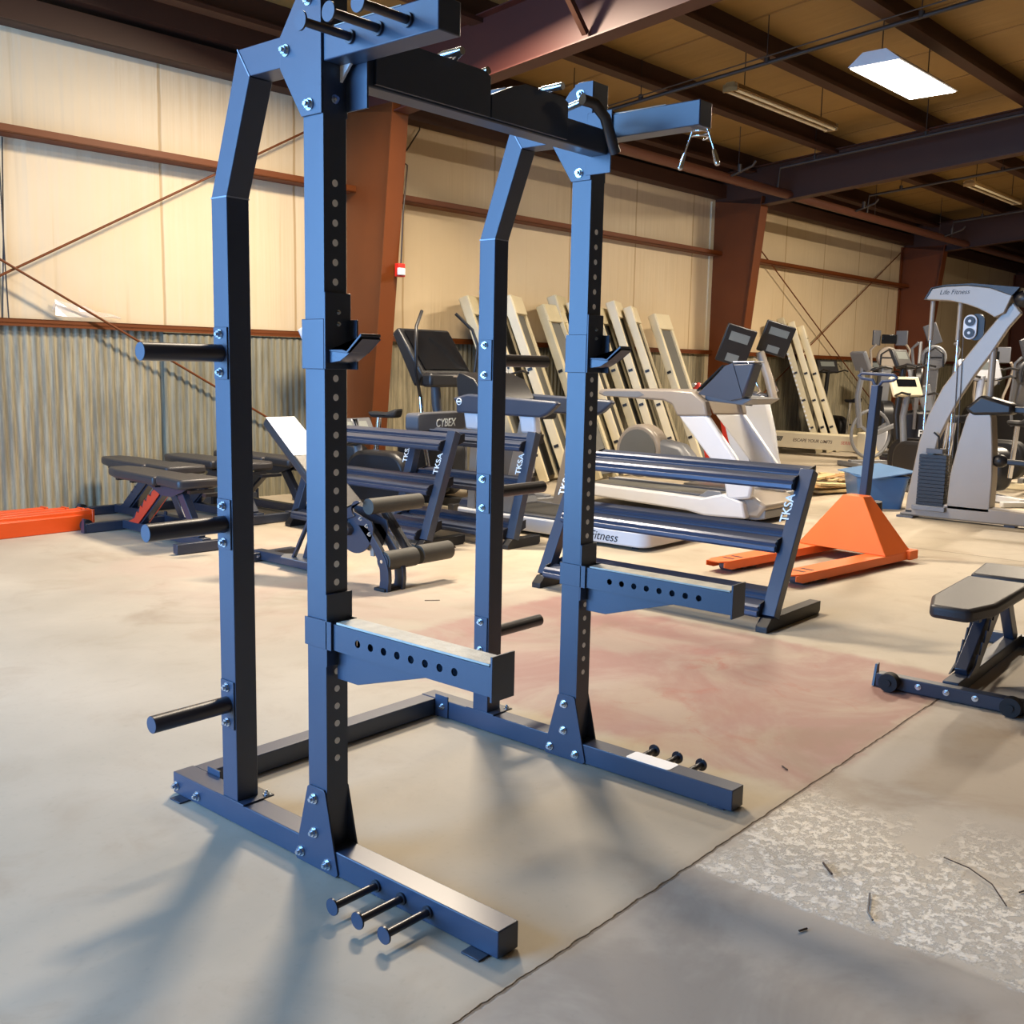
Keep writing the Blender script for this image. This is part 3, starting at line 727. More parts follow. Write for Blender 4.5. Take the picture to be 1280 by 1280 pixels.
def incline_bench():
    t = thing('incline_bench', 'inclined weight bench with foam leg rollers behind the near left upright', 'bench', (2.62, 3.9, 0))
    B = lambda n, mb, m, bv=0, p=t: mb.build(n, m, p, bv)
    # local: x across, y along (front is negative y)
    B('base_tube', MB().bar((0, .75, .045), (0, .02, .045), .07, .065), steelp, .004)
    f = B('rear_foot', MB().bar((-.28, .70, .035), (.28, .70, .035), .06, .06), steelp, .004)
    for x in (-.2, -.06, .1): bolt(f, (x, .669, .04), (0, -1, 0), .8)
    B('floor_plate', MB().prism([(-.09, .0), (.09, 0), (.09, .36), (.0, .44), (-.09, .36)], 'z', .078, .084), silverd)
    B('support_strut', MB().bar((.03, .22, .07), (.03, .03, .52), .05, .05, (1, 0, 0)).bar((-.03, .30, .07), (-.03, .08, .42), .018, .03, (1, 0, 0)), steelp, .003)
    # back pad leaning up to the rear
    d = Vector((0, .90, .675)).normalized(); n = Vector((0, -d.z, d.y))
    b0 = Vector((.02, -.36, .315))
    def slab(l0, l1, w0, w1, th0, th1):
        v = []
        for l, w in ((l0, w0), (l1, w1)):
            for a in (-1, 1):
                for th in (th0, th1): v.append(b0+d*l+Vector((a*w/2, 0, 0))+n*th)
        return MB().add(v, [(0,1,3,2),(4,6,7,5),(0,4,5,1),(2,3,7,6),(0,2,6,4),(1,5,7,3)])
    bp = B('back_pad', slab(0, 1.12, .29, .25, .0, .065), vinyl, .016)
    B('white_pad_slab', slab(.72, 1.118, .258, .240, .0655, .0672), paper, 0, bp)  # thin white slab over the upper part of the pad
    B('pad_rail', slab(.05, .95, .06, .06, -.05, 0), steelp, .003)
    # seat and the curved side plates
    B('seat_pad', MB().cyl((-.03, -.48, .515), (.42, -.48, .515), .052, 24), foam, .008)
    for s in (-1, 1):
        x = -.075 if s < 0 else .05
        pts = circ(-.40, .385, .175, 24, 178, 350)+[(-.20, .44), (-.24, .50), (-.34, .49), (-.56, .43)]
        q = B('side_plate', MB().prism(pts, 'x', x, x+.012), steelp, .002)
        if s < 0:
            for (yy, zz) in ((-.46, .44), (-.52, .40), (-.34, .40), (-.545, .35)): bolt(q, (x, yy, zz), (-1, 0, 0), .9)
    B('seat_bracket', MB().prism(circ(-.44, .50, .055, 12, -60, 120)+[(-.15, .42), (-.15, .36)], 'x', -.09, -.076), steelp)
    # curved front leg
    leg = []
    for k in range(7):
        a = k/6; leg.append((-.48-.10*math.sin(a*PI*.9)-.17*a, .40-.40*a))
    lg = [(y-.03, z) for y, z in leg]+[(y+.05, z) for y, z in leg[::-1]]
    for x in (-.075, .05): B('front_leg', MB().prism(lg, 'x', x, x+.03), steelp, .003)
    B('leg_link', MB().bar((-.04, -.50, .42), (-.02, -.52, .20), .035, .02, (1, 0, 0)), silver, .002)
    B('foot_pad', MB().box(-.09, .09, -.70, -.60, 0, .02), rubber, .004)
    B('roller_axle', MB().cyl((-.08, -.66, .19), (.58, -.66, .20), .012), chrome)
    r1 = B('foam_roller', MB().cyl((-.06, -.66, .19), (.20, -.66, .19), .062, 26), foam, .012)
    B('roller_cap', MB().cyl((-.068, -.66, .19), (-.06, -.66, .19), .05, 20), steelp, 0, r1)
    B('foam_roller', MB().cyl((.24, -.66, .195), (.52, -.66, .195), .062, 26), foam, .012)
    B('swing_arm', MB().bar((.20, -.38, .46), (.225, -.60, .20), .06, .05, (1, 0, 0)), steelp, .012)
incline_bench()

# ------------------------------------------------------------------ treadmills
def text_side(p, body, size, m, y, z, x, shear=.3, bold=0):   # writing on a side that faces -x, reading from +y to -y
    return text('lettering', body, size, m, p, (x, y, z), (0, -1, 0), (0, 0, 1), bold, .001, shear)
def treadmill_long():
    t = thing('treadmill', 'treadmill with long white side skirt and slate handrail behind the far uprights', 'treadmill', (4.9, 4.9, 0))
    # local y from 0 (console end) to -2.05
    sh = MB().prism(rr(0, .86, -2.06, 0, .10), 'z', .03, .155).build('side_skirt', white, t, .015)
    text_side(sh, 'Life Fitness', .10, ink, -1.35, .055, -.002)
    MB().box(.13, .74, -1.98, -.35, .156, .166).build('running_belt', beltd, t)
    MB().box(.02, .12, -1.95, -.35, .156, .172).build('foot_rail', greypl, t, .004)
    MB().box(.75, .84, -1.95, -.35, .156, .172).build('foot_rail', greypl, t, .004)
    MB().prism([(-.36, .155), (-.30, .24), (-.05, .24), (0, .155)], 'x', .05, .81).build('motor_cover', bluegrey, t, .02)
    for y in (-.1, -1.9): MB().box(.1, .2, y-.03, y+.03, 0, .03).build('leveling_foot', rubber, t)
    for x in (.03, .76):
        for (ya, yb, yc, yd) in ((-.20, -.12, -.10, -.28), (-.62, -.52, -.68, -.92)):
            MB().prism([(ya-.03, .15), (ya+.09, .15), (yd+.18, .99), (yd+.02, .99)] if yd < -.5 else [(ya-.03, .15), (ya+.06, .15), (yd+.10, .99), (yd, .99)], 'x', x, x+.07).build('upright', silver, t, .01)
            if x < .1: MB().prism([(yd+.0, .86), (yd+.16, .86), (yd+.19, 1.02), (yd+.02, 1.02)], 'x', x-.012, x+.08).build('upright_cap', white, t, .02)
    hr = [(-.02, 1.0), (-.02, 1.08), (.03, 1.13), (-.15, 1.17), (-1.12, 1.14), (-1.16, 1.12), (-1.05, 1.03), (-.98, 1.0)]
    for x in (.0, .78):
        h = MB().prism(hr, 'x', x, x+.08).build('handrail', bluegrey, t, .018)
        if x == 0:
            MB().tube([(-.003, .03-.09+.028*math.cos(a*PI/8), 1.10+.028*math.sin(a*PI/8)) for a in range(17)], .0045, 6).build('emblem', inkw, h)
            MB().bar((-.003, -.09, 1.10), (-.003, -.035, 1.10), .012, .012).build('emblem', inkw, h)
    MB().prism([(.03, 1.12), (-.30, 1.12), (-.16, 1.30), (.02, 1.36), (.06, 1.30)], 'x', .08, .78).build('console', black, t, .01)
    t.rotation_euler = (0, 0, math.radians(.5))
treadmill_long()

def treadmill_white():
    t = thing('treadmill', 'white curved-frame treadmill with dark grey console between the rack and the pallet jack', 'treadmill', (6.92, 3.0, 0))
    # local: x across 0..0.80, y from -0.12 (front) to 2.1 (rear)
    for x in (.0, .70):
        side = MB().prism([(0.05, .045), (.10, .20), (.30, .26), (.52, .20), (2.05, .225), (2.12, .20), (2.12, .10), (.70, .06), (.50, .03)], 'x', x, x+.10)
        side.build('side_rail', white, t, .02)
        MB().prism([(.26, .20), (.02, .24), (.0, .36), (.05, .44), (.52, 1.0), (.84, .985), (.33, .44), (.29, .34)], 'x', x+.0, x+.085).build('upright', white, t, .025)
        MB().prism([(.50, .985), (.84, .97), (.90, 1.08), (1.0, 1.115), (1.72, 1.135), (1.80, 1.16), (1.77, 1.205), (1.60, 1.215), (.92, 1.225), (.68, 1.215), (.54, 1.12)], 'x', x-.01, x+.095).build('handrail', silver, t, .02)
        MB().prism([(1.22, 1.165), (1.28, 1.195), (1.70, 1.185), (1.74, 1.16), (1.70, 1.14), (1.30, 1.14)], 'x', x-.014, x-.009).build('grip_inset', silverd, t)
    MB().box(.15, .65, .45, 2.05, .19, .205).build('running_belt', belt, t)
    MB().box(.10, .16, .5, 2.08, .20, .222).build('foot_rail', greypl, t, .004)
    MB().box(.64, .70, .5, 2.08, .20, .222).build('foot_rail', greypl, t, .004)
    v = []
    h = MB().prism([(-.04, .05), (.50, .03), (.50, .20), (.30, .27), (.02, .25), (-.12, .17)], 'x', .08, .78).build('motor_hood', silver, t, .03)
    MB().prism([(-.10, .05), (.0, .03), (.3, .03), (.3, .12), (-.10, .13)], 'x', .10, .76).build('front_bumper', silverd, t, .01)
    MB().prism([(.70, .14), (.52, .27), (.38, .27), (.30, .14)], 'x', .09, .12).build('inner_fairing', silverd, t, .01)
    for y in (.1, 1.95):
        for x in (.12, .66): MB().cyl((x, y, .025), (x+.04, y, .025), .025, 16).build('wheel', rubber, t)
    c = MB().prism([(.66, 1.19), (.36, 1.46), (.28, 1.49), (.06, 1.495), (.16, 1.17), (.30, 1.14)], 'x', .04, .22).build('console', bluegrey, t, .02)
    MB().prism([(.665, 1.215), (.40, 1.462), (.41, 1.472), (.68, 1.225)], 'x', .07, .19).build('display', screen, c)
    MB().prism([(.62, 1.19), (.36, 1.46), (.28, 1.49), (.16, 1.17), (.3, 1.14)], 'x', .028, .036).build('console_edge', bluegrey, c)
    MB().prism([(.28, 1.495), (.06, 1.50), (.06, 1.512), (.28, 1.507)], 'x', .03, .23).build('console_rim', white, c, .004)
    MB().prism([(.6, 1.13), (.2, 1.1), (.1, 1.16), (.6, 1.19)], 'x', .1, .7).build('cross_bar', silverd, t, .01)
treadmill_white()

def arc_trainer():
    t = thing('stair_climber', 'tall white stepping machine with two black screens behind the white treadmill', 'stepping machine', (8.8, 3.9, 0))
    MB().prism(rr(-.10, .62, -.30, .95, .08), 'z', .0, .10).build('base', silverd, t, .02)
    for x in (0, .45):
        MB().prism([(.15, .10), (-.10, .10), (.05, .55), (.27, .99), (.53, .99), (.40, .60)], 'x', x, x+.06).build('frame_panel', white, t, .012)
        if x == 0:
            for y, z in ((.47, .95), (.36, .95), (.40, .80)): MB().cyl((-.003, y, z), (.0, y, z), .014, 10).build('screw', ink, t)
            MB().bar((-.002, .34, .97), (-.002, .02, .16), .012, .006, (1, 0, 0)).build('panel_seam', silverd, t)
    MB().prism([(-.05, .10), (-.26, .10), (-.24, .35), (-.16, .75), (-.07, 1.06), (.0, 1.15), (.19, 1.15), (.25, 1.06), (.17, .75)], 'x', -.02, .07).build('shroud', white, t, .035)
    MB().prism([(.55, 1.02), (.10, 1.0), (.02, 1.16), (.30, 1.20), (.62, 1.12)], 'x', -.02, .30).build('arm_housing', bluegrey, t, .03)
    MB().tube([(.22, -.02, 1.1), (.22, .06, 1.35), (.22, .18, 1.63)], .05, 14).build('mast', silver, t)
    MB().tube([(.0, .25, 1.05), (.02, .05, 1.2), (.0, .22, 1.52), (.04, .36, 1.58)], .014, 8).build('handle', chrome, t)
    MB().tube([(.46, .25, 1.05), (.44, .05, 1.2), (.46, .22, 1.52), (.42, .36, 1.58)], .014, 8).build('handle', chrome, t)
    for dx, y0, z0, h in ((-.12, .38, 1.50, .43), (.34, .12, 1.62, .36)):
        d = Vector((0, -.35, .94)).normalized(); n = Vector((-.75, -.55, -.25)).normalized(); r = d.cross(n).normalized(); n = r.cross(d)
        c0 = Vector((dx, y0, z0)); v = []
        for a, b, c in [(a, b, c) for a in (-.17, .17) for b in (0, h) for c in (0, .05)]: v.append(c0+r*a+d*b+n*c)
        s = MB().add(v, [(0,1,3,2),(4,6,7,5),(0,4,5,1),(2,3,7,6),(0,2,6,4),(1,5,7,3)]).build('screen', black, t, .012)
        for b0, b1, wd in ((.26, .36, .11), (.03, .12, .07)):
            vv = [c0+r*a+d*b*h/.43+n*.0512 for a, b in ((-wd, b0), (wd, b0), (wd, b1), (-wd, b1))]
            MB().add(vv, [(0,1,2,3)]).build('bezel_window', screeng, s)
arc_trainer()

def elliptical_dome():
    t = thing('elliptical_trainer', 'elliptical trainer with round silver flywheel housing behind the nearest dumbbell rack', 'elliptical trainer', (8.02, 4.9, 0))
    MB().prism(circ(.12, .50, .30, 28), 'x', 0, .22).build('flywheel_housing', silver, t, .03)
    MB().prism(circ(.12, .50, .245, 28), 'x', -.012, 0).build('housing_disc', belt, t, .004)
    MB().prism([(.1, .2), (-.62, .2), (-.60, .42), (-.42, .60), (-.2, .64), (.1, .62)], 'x', .02, .24).build('side_shell', silverd, t, .06)
    MB().bar((.12, .5, .05), (.12, -.9, .05), .10, .08).build('base_tube', silverd, t, .01)
    MB().bar((-.2, .5, .04), (.44, .5, .04), .08, .07).build('rear_foot', silverd, t, .01)
    MB().bar((-.2, -.85, .04), (.44, -.85, .04), .08, .07).build('front_foot', silverd, t, .01)
    for x in (-.08, .30): MB().prism([(.4, .28), (-.5, .30), (-.5, .34), (.4, .32)], 'x', x, x+.1).build('pedal_arm', greypl, t, .01)
elliptical_dome()

def black_crosstrainer():
    t = thing('cross_trainer', 'black cross trainer with wide tilted console and raised curved handles by the brown column', 'cross trainer', (5.75, 5.95, 0))
    MB().bar((0, -.5, .05), (0, .85, .05), .12, .09).build('base_tube', black, t, .01)
    MB().bar((-.32, -.5, .04), (.32, -.5, .04), .08, .07).build('front_foot', black, t, .01)
    MB().bar((-.32, .85, .04), (.32, .85, .04), .08, .07).build('rear_foot', black, t, .01)
    MB().prism(rr(-.3, .5, .1, .75, .2), 'x', -.12, .12).build('shroud', black, t, .04)
    MB().tube([(0, -.1, .6), (0, .02, 1.0), (0, .05, 1.32)], .05, 14).build('mast', greypl, t)
    v = [(-.36, -.16, 1.30), (.36, -.16, 1.30), (.30, .16, 1.78), (-.42, .16, 1.78), (-.36, -.02, 1.20), (.36, -.02, 1.20), (.30, .24, 1.72), (-.42, .24, 1.72)]
    c = MB().add(v, [(0,1,2,3),(4,5,6,7),(0,1,5,4),(1,2,6,5),(2,3,7,6),(3,0,4,7)]).build('console', black, t, .02)
    MB().add([(-.31, -.13, 1.375), (.31, -.13, 1.375), (.27, .125, 1.755), (-.36, .125, 1.755)], [(0,1,2,3)]).build('display', screen, c)
    MB().box(-.36, .36, -.26, -.12, 1.20, 1.34).build('console_tray', black, t, .03)
    for x in (-.05, .12): MB().box(x, x+.10, -.262, -.258, 1.30, 1.315).build('label_strip', silver, t)
    for s in (-1, 1):
        MB().tube([(s*.30-.0, -.05, 1.10), (s*.42-.05, -.16, 1.35), (s*.44-.05, -.18, 1.62), (s*.40-.03, -.12, 1.78), (s*.24-.02, -.02, 1.94)], .017, 10).build('handle', black, t)
        MB().tube([(s*.30, -.05, 1.10), (s*.30, -.10, .7), (s*.26, -.15, .35)], .022, 10).build('swing_arm', chrome if s < 0 else greypl, t)
        MB().prism([(-.6, .24), (.2, .30), (.2, .34), (-.6, .29)], 'x', s*.24-.06, s*.24+.06).build('pedal', rubber, t, .01)
    MB().tube([(.10, -.2, .82), (.26, -.26, .80), (.34, -.26, .80)], .014, 8).ball((.36, -.26, .80), .026).build('adjust_knob', chrome, t)
black_crosstrainer()

# generic machines parked around the hall ------------------------------------
def bike(loc, rz, label, body=black, frame=silverd, console=cream, screen_m=screeng, ch=1.35, wheel=False, cat='exercise bike', cw=.34, seat=True, tall=False):
    t = thing('exercise_bike', label, cat, loc, rz)
    MB().bar((0, -.5, .05), (0, .55, .05), .09, .08).build('base_tube', frame, t, .01)
    for y, n in ((-.5, 'front_foot'), (.55, 'rear_foot')): MB().bar((-.26, y, .035), (.26, y, .035), .07, .06).build(n, frame, t, .01)
    if wheel:
        MB().tube([(0, -.20+.30*math.cos(a*PI/14), .42+.30*math.sin(a*PI/14)) for a in range(29)], .022, 10).build('flywheel_rim', silverd, t)
        w = MB()
        for a in range(3):
            q = a*2*PI/3+.5; w.bar((0, -.20, .42), (0, -.20+.29*math.cos(q), .42+.29*math.sin(q)), .02, .04)
        w.build('flywheel_spokes', silverd, t); MB().cyl((-.04, -.2, .42), (.04, -.2, .42), .05, 16).build('flywheel_hub', chrome, t)
        MB().bar((0.06, -.2, .42), (0.06, .38, .62), .05, .06).build('frame_tube', frame, t, .01)
    else:
        MB().prism(rr(-.48, .22, .12, .62, .20), 'x', -.10, .10).build('shroud', body, t, .04)
        MB().prism(circ(-.13, .36, .14, 20), 'x', -.125, -.10).build('crank_disc', silverd, t)
    MB().bar((-.16, -.10, .30), (-.16, -.02, .46), .03, .04).build('crank', chrome, t); MB().box(-.27, -.17, -.06, .06, .44, .47).build('pedal', rubber, t, .005)
    MB().tube([(0, -.38, .5), (0, -.44, .9), (0, -.38, ch-.08)], .04, 12).build('mast', frame, t)
    d = Vector((0, -.45, .9)).normalized(); n = Vector((0, -.9, -.45)).normalized(); v = []
    c0 = Vector((0, -.34, ch-.12))
    for a, b, c in [(a, b, c) for a in (-cw/2, cw/2) for b in (0, .26) for c in (0, .06)]: v.append(c0+Vector((a, 0, 0))+d*b+n*c)
    c = MB().add(v, [(0,1,3,2),(4,6,7,5),(0,4,5,1),(2,3,7,6),(0,2,6,4),(1,5,7,3)]).build('console', console, t, .015)
    vv = [c0+Vector((a, 0, 0))+d*b-n*.001 for a, b in ((-cw*.34, .12), (cw*.34, .12), (cw*.34, .22), (-cw*.34, .22))]
    MB().add(vv, [(0,1,2,3)]).build('display', screen_m, c)
    for s in (-1, 1):
        MB().tube([(0, -.40, ch-.14), (s*.20, -.36, ch-.12), (s*.24, -.2, ch-.08), (s*.22, -.08, ch-.02 if tall else ch-.1)], .014, 8).build('handlebar', black, t)
    if seat:
        MB().tube([(0, .28, .3), (0, .34, .88)], .028, 12).build('seat_post', chrome, t)
        MB().prism([(-.06+.34, .88), (.22+.34, .88), (.24+.34, .98), (.1+.34, .93), (-.10+.34, .94)], 'x', -.09, .09).build('saddle', rubber, t, .03)
    return t
bike((5.2, 6.68, 0), math.radians(200), 'exercise bike with cream white console left of the black cross trainer', console=white, ch=1.66, tall=True)
t = bike((4.72, 5.52, 0), math.radians(190), 'low dark grey machine with wide lettered hood behind the left dumbbell rack', console=greypl, ch=.80, seat=False, cw=.5)
MB().prism(rr(-.40, .36, .84, 1.0, .04), 'y', .42, .56).build('hood', greypl, t, .01)
text('lettering', 'CYBEX', .10, inkw, t, (.10, .562, .875), (-1, 0, 0), (0, 0, 1), .001, .001, .2)
bk = bike((13.95, 4.5, 0), math.radians(235), 'far exercise bike with spoked flywheel behind the pallet jack handle', wheel=True, console=silverd, ch=1.35)
bk.scale = (1.1, 1.1, 1.2)
def far_trainer(loc, rz, label, head='tri', face=silver, ht=2.0, body=black, name='cross_trainer'):
    t = thing(name, label, 'cross trainer', loc, rz)
    MB().bar((0, -.6, .05), (0, .7, .05), .12, .09).build('base_tube', silverd, t, .01)
    for y, n in ((-.6, 'front_foot'), (.7, 'rear_foot')): MB().bar((-.3, y, .04), (.3, y, .04), .08, .07).build(n, silverd, t, .01)
    MB().prism(rr(-.55, .25, .12, .95, .24), 'x', -.13, .13).build('shroud', body, t, .05)
    MB().prism([(-.25, .9), (-.1, .9), (.02, ht-.55), (-.15, ht-.5)], 'x', -.09, .09).build('mast', silverd, t, .02)
    MB().prism(circ(0, ht-.48, .19, 22), 'y', -.06, .04).build('console', face, t, .02)
    MB().tube([(-.14, .05, ht-.62), (-.13, .055, ht-.42), (0, .06, ht-.33), (.13, .055, ht-.42), (.14, .05, ht-.62)], .014, 8).build('console_ring', black, t)
    MB().box(-.11, .11, .04, .05, ht-.49, ht-.47).build('console_bar', black, t)
    if head == 'tri':
        for x, a in ((-.22, .4), (.22, -.4)):
            MB().bar((x-.08, 0+a*.15, ht-.14), (x+.08, 0-a*.15, ht-.14), .04, .26).build('side_screen', greypl, t, .01)
        MB().box(-.13, .13, -.02, .02, ht-.24, ht-.08).build('screen', screen, t, .01)
    else:
        MB().bar((-.02, 0, ht-.28), (.10, 0, ht+.02), .20, .04, (0, 1, 0)).build('screen', greypl, t, .01)
    for s in (-1, 1):
        MB().tube([(s*.20, 0, .7), (s*.27, .0, 1.1), (s*.30, .06, ht-.62), (s*.34, .10, ht-.35), (s*.26, .14, ht-.26)], .022, 10).build('handle', silver if head == 'tri' else red if False else silverd, t)
        MB().prism([(-.5, .22), (.4, .28), (.4, .33), (-.5, .28)], 'x', s*.24-.07, s*.24+.07).build('pedal', rubber, t, .01)
    return t
far_trainer((16.4, 5.45, 0), math.radians(130), 'far cross trainer topped by a dark three-panel screen', 'tri', silver, 2.18)
far_trainer((14.6, 4.05, 0), math.radians(120), 'far cross trainer with a single tilted screen above a grey round shell', 'one', silverd, 2.16)
t = far_trainer((12.3, 3.45, 0), math.radians(18), 'black machine with white letters on its shroud, left of the gym station', 'one', black, 1.80)
text('lettering', 'FZ1', .13, inkw, t, (-.1315, -.05, .60), (0, -1, 0), (0, 0, 1), .002, .001)
for i, (x, y, lab) in enumerate(((17.0, 6.55, 'dark machine silhouette nearest the leaning decks on the far wall'), (17.9, 5.9, 'dark machine by the far wall, second from the leaning decks'))):
    bike((x, y, 0), math.radians(150), lab, body=black, frame=black, console=black, ch=1.55, cw=.45)
bike((10.75, 2.75, 0), math.radians(150), 'exercise bike with off-white keypad console behind the curved gym frame', console=cream, screen_m=screen, ch=1.28, cw=.42)
bike((10.7, 1.95, 0), math.radians(140), 'exercise bike with large white console at the right edge behind the gym station', console=white, frame=white, body=black, ch=1.50, cw=.50)
bike((11.35, 2.95, 0), math.radians(170), 'dark bike seen through the curved gym frame above the weight stack', console=black, frame=black, ch=1.62)
bike((12.2, 2.2, 0), math.radians(170), 'cream-framed bike partly hidden behind the right gym column', console=creamd, frame=cream, ch=1.60)
far_trainer((16.3, 3.7, 0), math.radians(140), 'farthest grey trainer behind the spoked bike, beside the brown column', 'tri', silverd, 1.9)
far_trainer((14.6, 2.7, 0), math.radians(150), 'far dark trainer seen between the gym guide rods', 'one', greypl, 1.95)
far_trainer((13.1, 1.6, 0), math.radians(160), 'dark trainer at the far right edge behind the gym station', 'one', silver, 1.7)
bike((6.75, 5.75, 0), math.radians(170), 'dark machine with curved frame between the far upright and the long treadmill', body=greypl, console=silverd, ch=1.45)

# ------------------------------------------------------------------ treadmill decks leaning on the wall
def deck(x, y, lean, rz, label, L=2.2, Wd=.72, body=cream, beltm=belt, group='treadmill decks leaning on the wall', th=.13, ladder=False):
    """stands on its end, top leaning towards the wall (local +y)"""
    t = thing('treadmill_deck', label, 'treadmill deck', O_+Matrix.Rotation(RB, 3, 'Z')@Vector((x, y, 0)), RB+rz, group)
    a = math.asin(lean/L)
    d = Vector((0, math.sin(a), math.cos(a))); n = Vector((0, -math.cos(a), math.sin(a)))
    def slab(x0, x1, l0, l1, t0, t1):
        v = [Vector((xx, 0, 0))+d*l+n*q for xx in (x0, x1) for l in (l0, l1) for q in (t0, t1)]
        return MB().add(v, [(0,1,3,2),(4,6,7,5),(0,4,5,1),(2,3,7,6),(0,2,6,4),(1,5,7,3)])
    slab(-Wd/2, -Wd/2+.07, 0, L, 0, th).build('side_rail', body, t, .006)
    slab(Wd/2-.07, Wd/2, 0, L, 0, th).build('side_rail', body, t, .006)
    slab(-Wd/2+.07, Wd/2-.07, .06, L-.22, .03, th-.03).build('running_belt', beltm, t)
    slab(-Wd/2+.01, Wd/2-.01, L-.24, L+.0, -.012, th+.012).build('end_cover', body, t, .01)
    for l in (.45, .95, 1.45): slab(-Wd/2-.012, -Wd/2, l, l+.035, .02, th-.03).build('slot_bracket', black, t)
    if ladder:
        m = MB()
        for k in range(22): q = slab(-Wd/2-.02, -Wd/2-.003, .2+.08*k, .235+.08*k, .0, .03); m.add(q.v, q.f)
        m.build('tooth_strip', white, t)
    return t
dd = [
 (4.95, -1.00, 'cream treadmill deck leaning at the far left end of the leaning stack', belt, creamd),
 (5.28, -1.00, 'second cream treadmill deck from the left end of the leaning stack', beltd, cream),
 (5.62, -1.10, 'cream treadmill deck with wide cap just right of the far rear upright', belt, cream),
 (6.05, -1.30, 'grey belted treadmill deck leaning outermost in the first stack', belt, creamd),
 (6.55, -1.00, 'cream treadmill deck leaning just left of the far front upright', beltd, creamd),
 (6.90, -1.05, 'cream treadmill deck half hidden behind the far front upright', beltd, cream),
 (7.45, -1.00, 'cream treadmill deck leaning just right of the far front upright', beltd, creamd),
 (7.80, -1.00, 'second cream treadmill deck right of the far front upright', belt, cream),
 (8.15, -1.05, 'cream treadmill deck with dark belt, third right of the far front upright', beltd, cream),
 (8.60, -1.20, 'cream capped treadmill deck leaning outermost in the second stack', belt, cream),
 (12.75, -.90, 'cream deck with white toothed strip, leftmost of the far stack', beltd, creamd),
 (13.10, -.92, 'cream deck leaning in the middle of the far stack', belt, cream),
 (13.45, -.95, 'cream deck leaning outermost in the far stack by the white beam', beltd, cream),
]
for i, (x, y, lab, bm_, body) in enumerate(dd):
    deck(x, y, .80+.3*(abs(y)-.9), .16 if i in (3, 9) else .46+.03*((i*7) % 3-1), lab, body=body, beltm=bm_, Wd=.50 if i in (3, 9) else .58, th=.11, L=2.36+.05*((i*5) % 3), ladder=(i == 10))
# red struts among the second stack
for q, (x, y) in enumerate(((7.0, -2.35), (7.75, -2.2))):
    t = bthing('lift_strut', ['red strut leaning left of the silver dome', 'red strut leaning right above the silver dome'][q], 'strut', 'red struts')
    bb(MB().bar((x, y, .0), (x+.0, y+.32, 1.25), .10, .04, (1, 0, 0)), 'strut', red, t, .006)
    bb(MB().cyl((x-.07, y+.32, 1.23), (x+.07, y+.32, 1.23), .03, 12), 'pivot', zinc, t)

# long white lettered deck lying on the floor in the distance
t = thing('white_deck', 'long white deck with printed slogan lying on its side in the distance', 'treadmill deck', (14.9, 5.15, 0))
bs = MB().box(0, .45, 0, 1.9, .12, .38).build('side_skirt', cream, t, .01)
MB().prism([(-.02, .0), (.10, .0), (.14, .12), (.14, .45), (-.02, .45)], 'x', -.03, .58).build('end_foot', cream, t, .02)
MB().prism([(-.32, .16), (-.20, .16), (-.12, .50), (-.30, .55), (-.36, .48)], 'x', .0, .12).build('end_fitting', white, t, .02)
MB().box(.1, .4, 1.7, 1.88, 0, .12).build('rear_foot', cream, t)
text('lettering', '///////', .10, ink, bs, (-.002, 1.68, .235), (0, -1, 0), (0, 0, 1), .006, .001, .2)
text('lettering', 'ESCAPE YOUR LIMITS', .075, mat('ink_grey', (110, 96, 80), .6), bs, (-.002, 1.28, .235), (0, -1, 0), (0, 0, 1), .001, .001, .2)
text('lettering', 'SERIES', .075, mat('ink_pink', (206, 130, 110), .6), bs, (-.002, .42, .235), (0, -1, 0), (0, 0, 1), .001, .001, .2)
tag(MB().prism(rr(-.18, .18, -.3, .3, .08), 'z', 0, .16).build('safety_wedge', redl, None, .03, (11.6, 3.62, 0)), 'small bright red piece on the floor right of the pallet jack handle', 'floor piece')

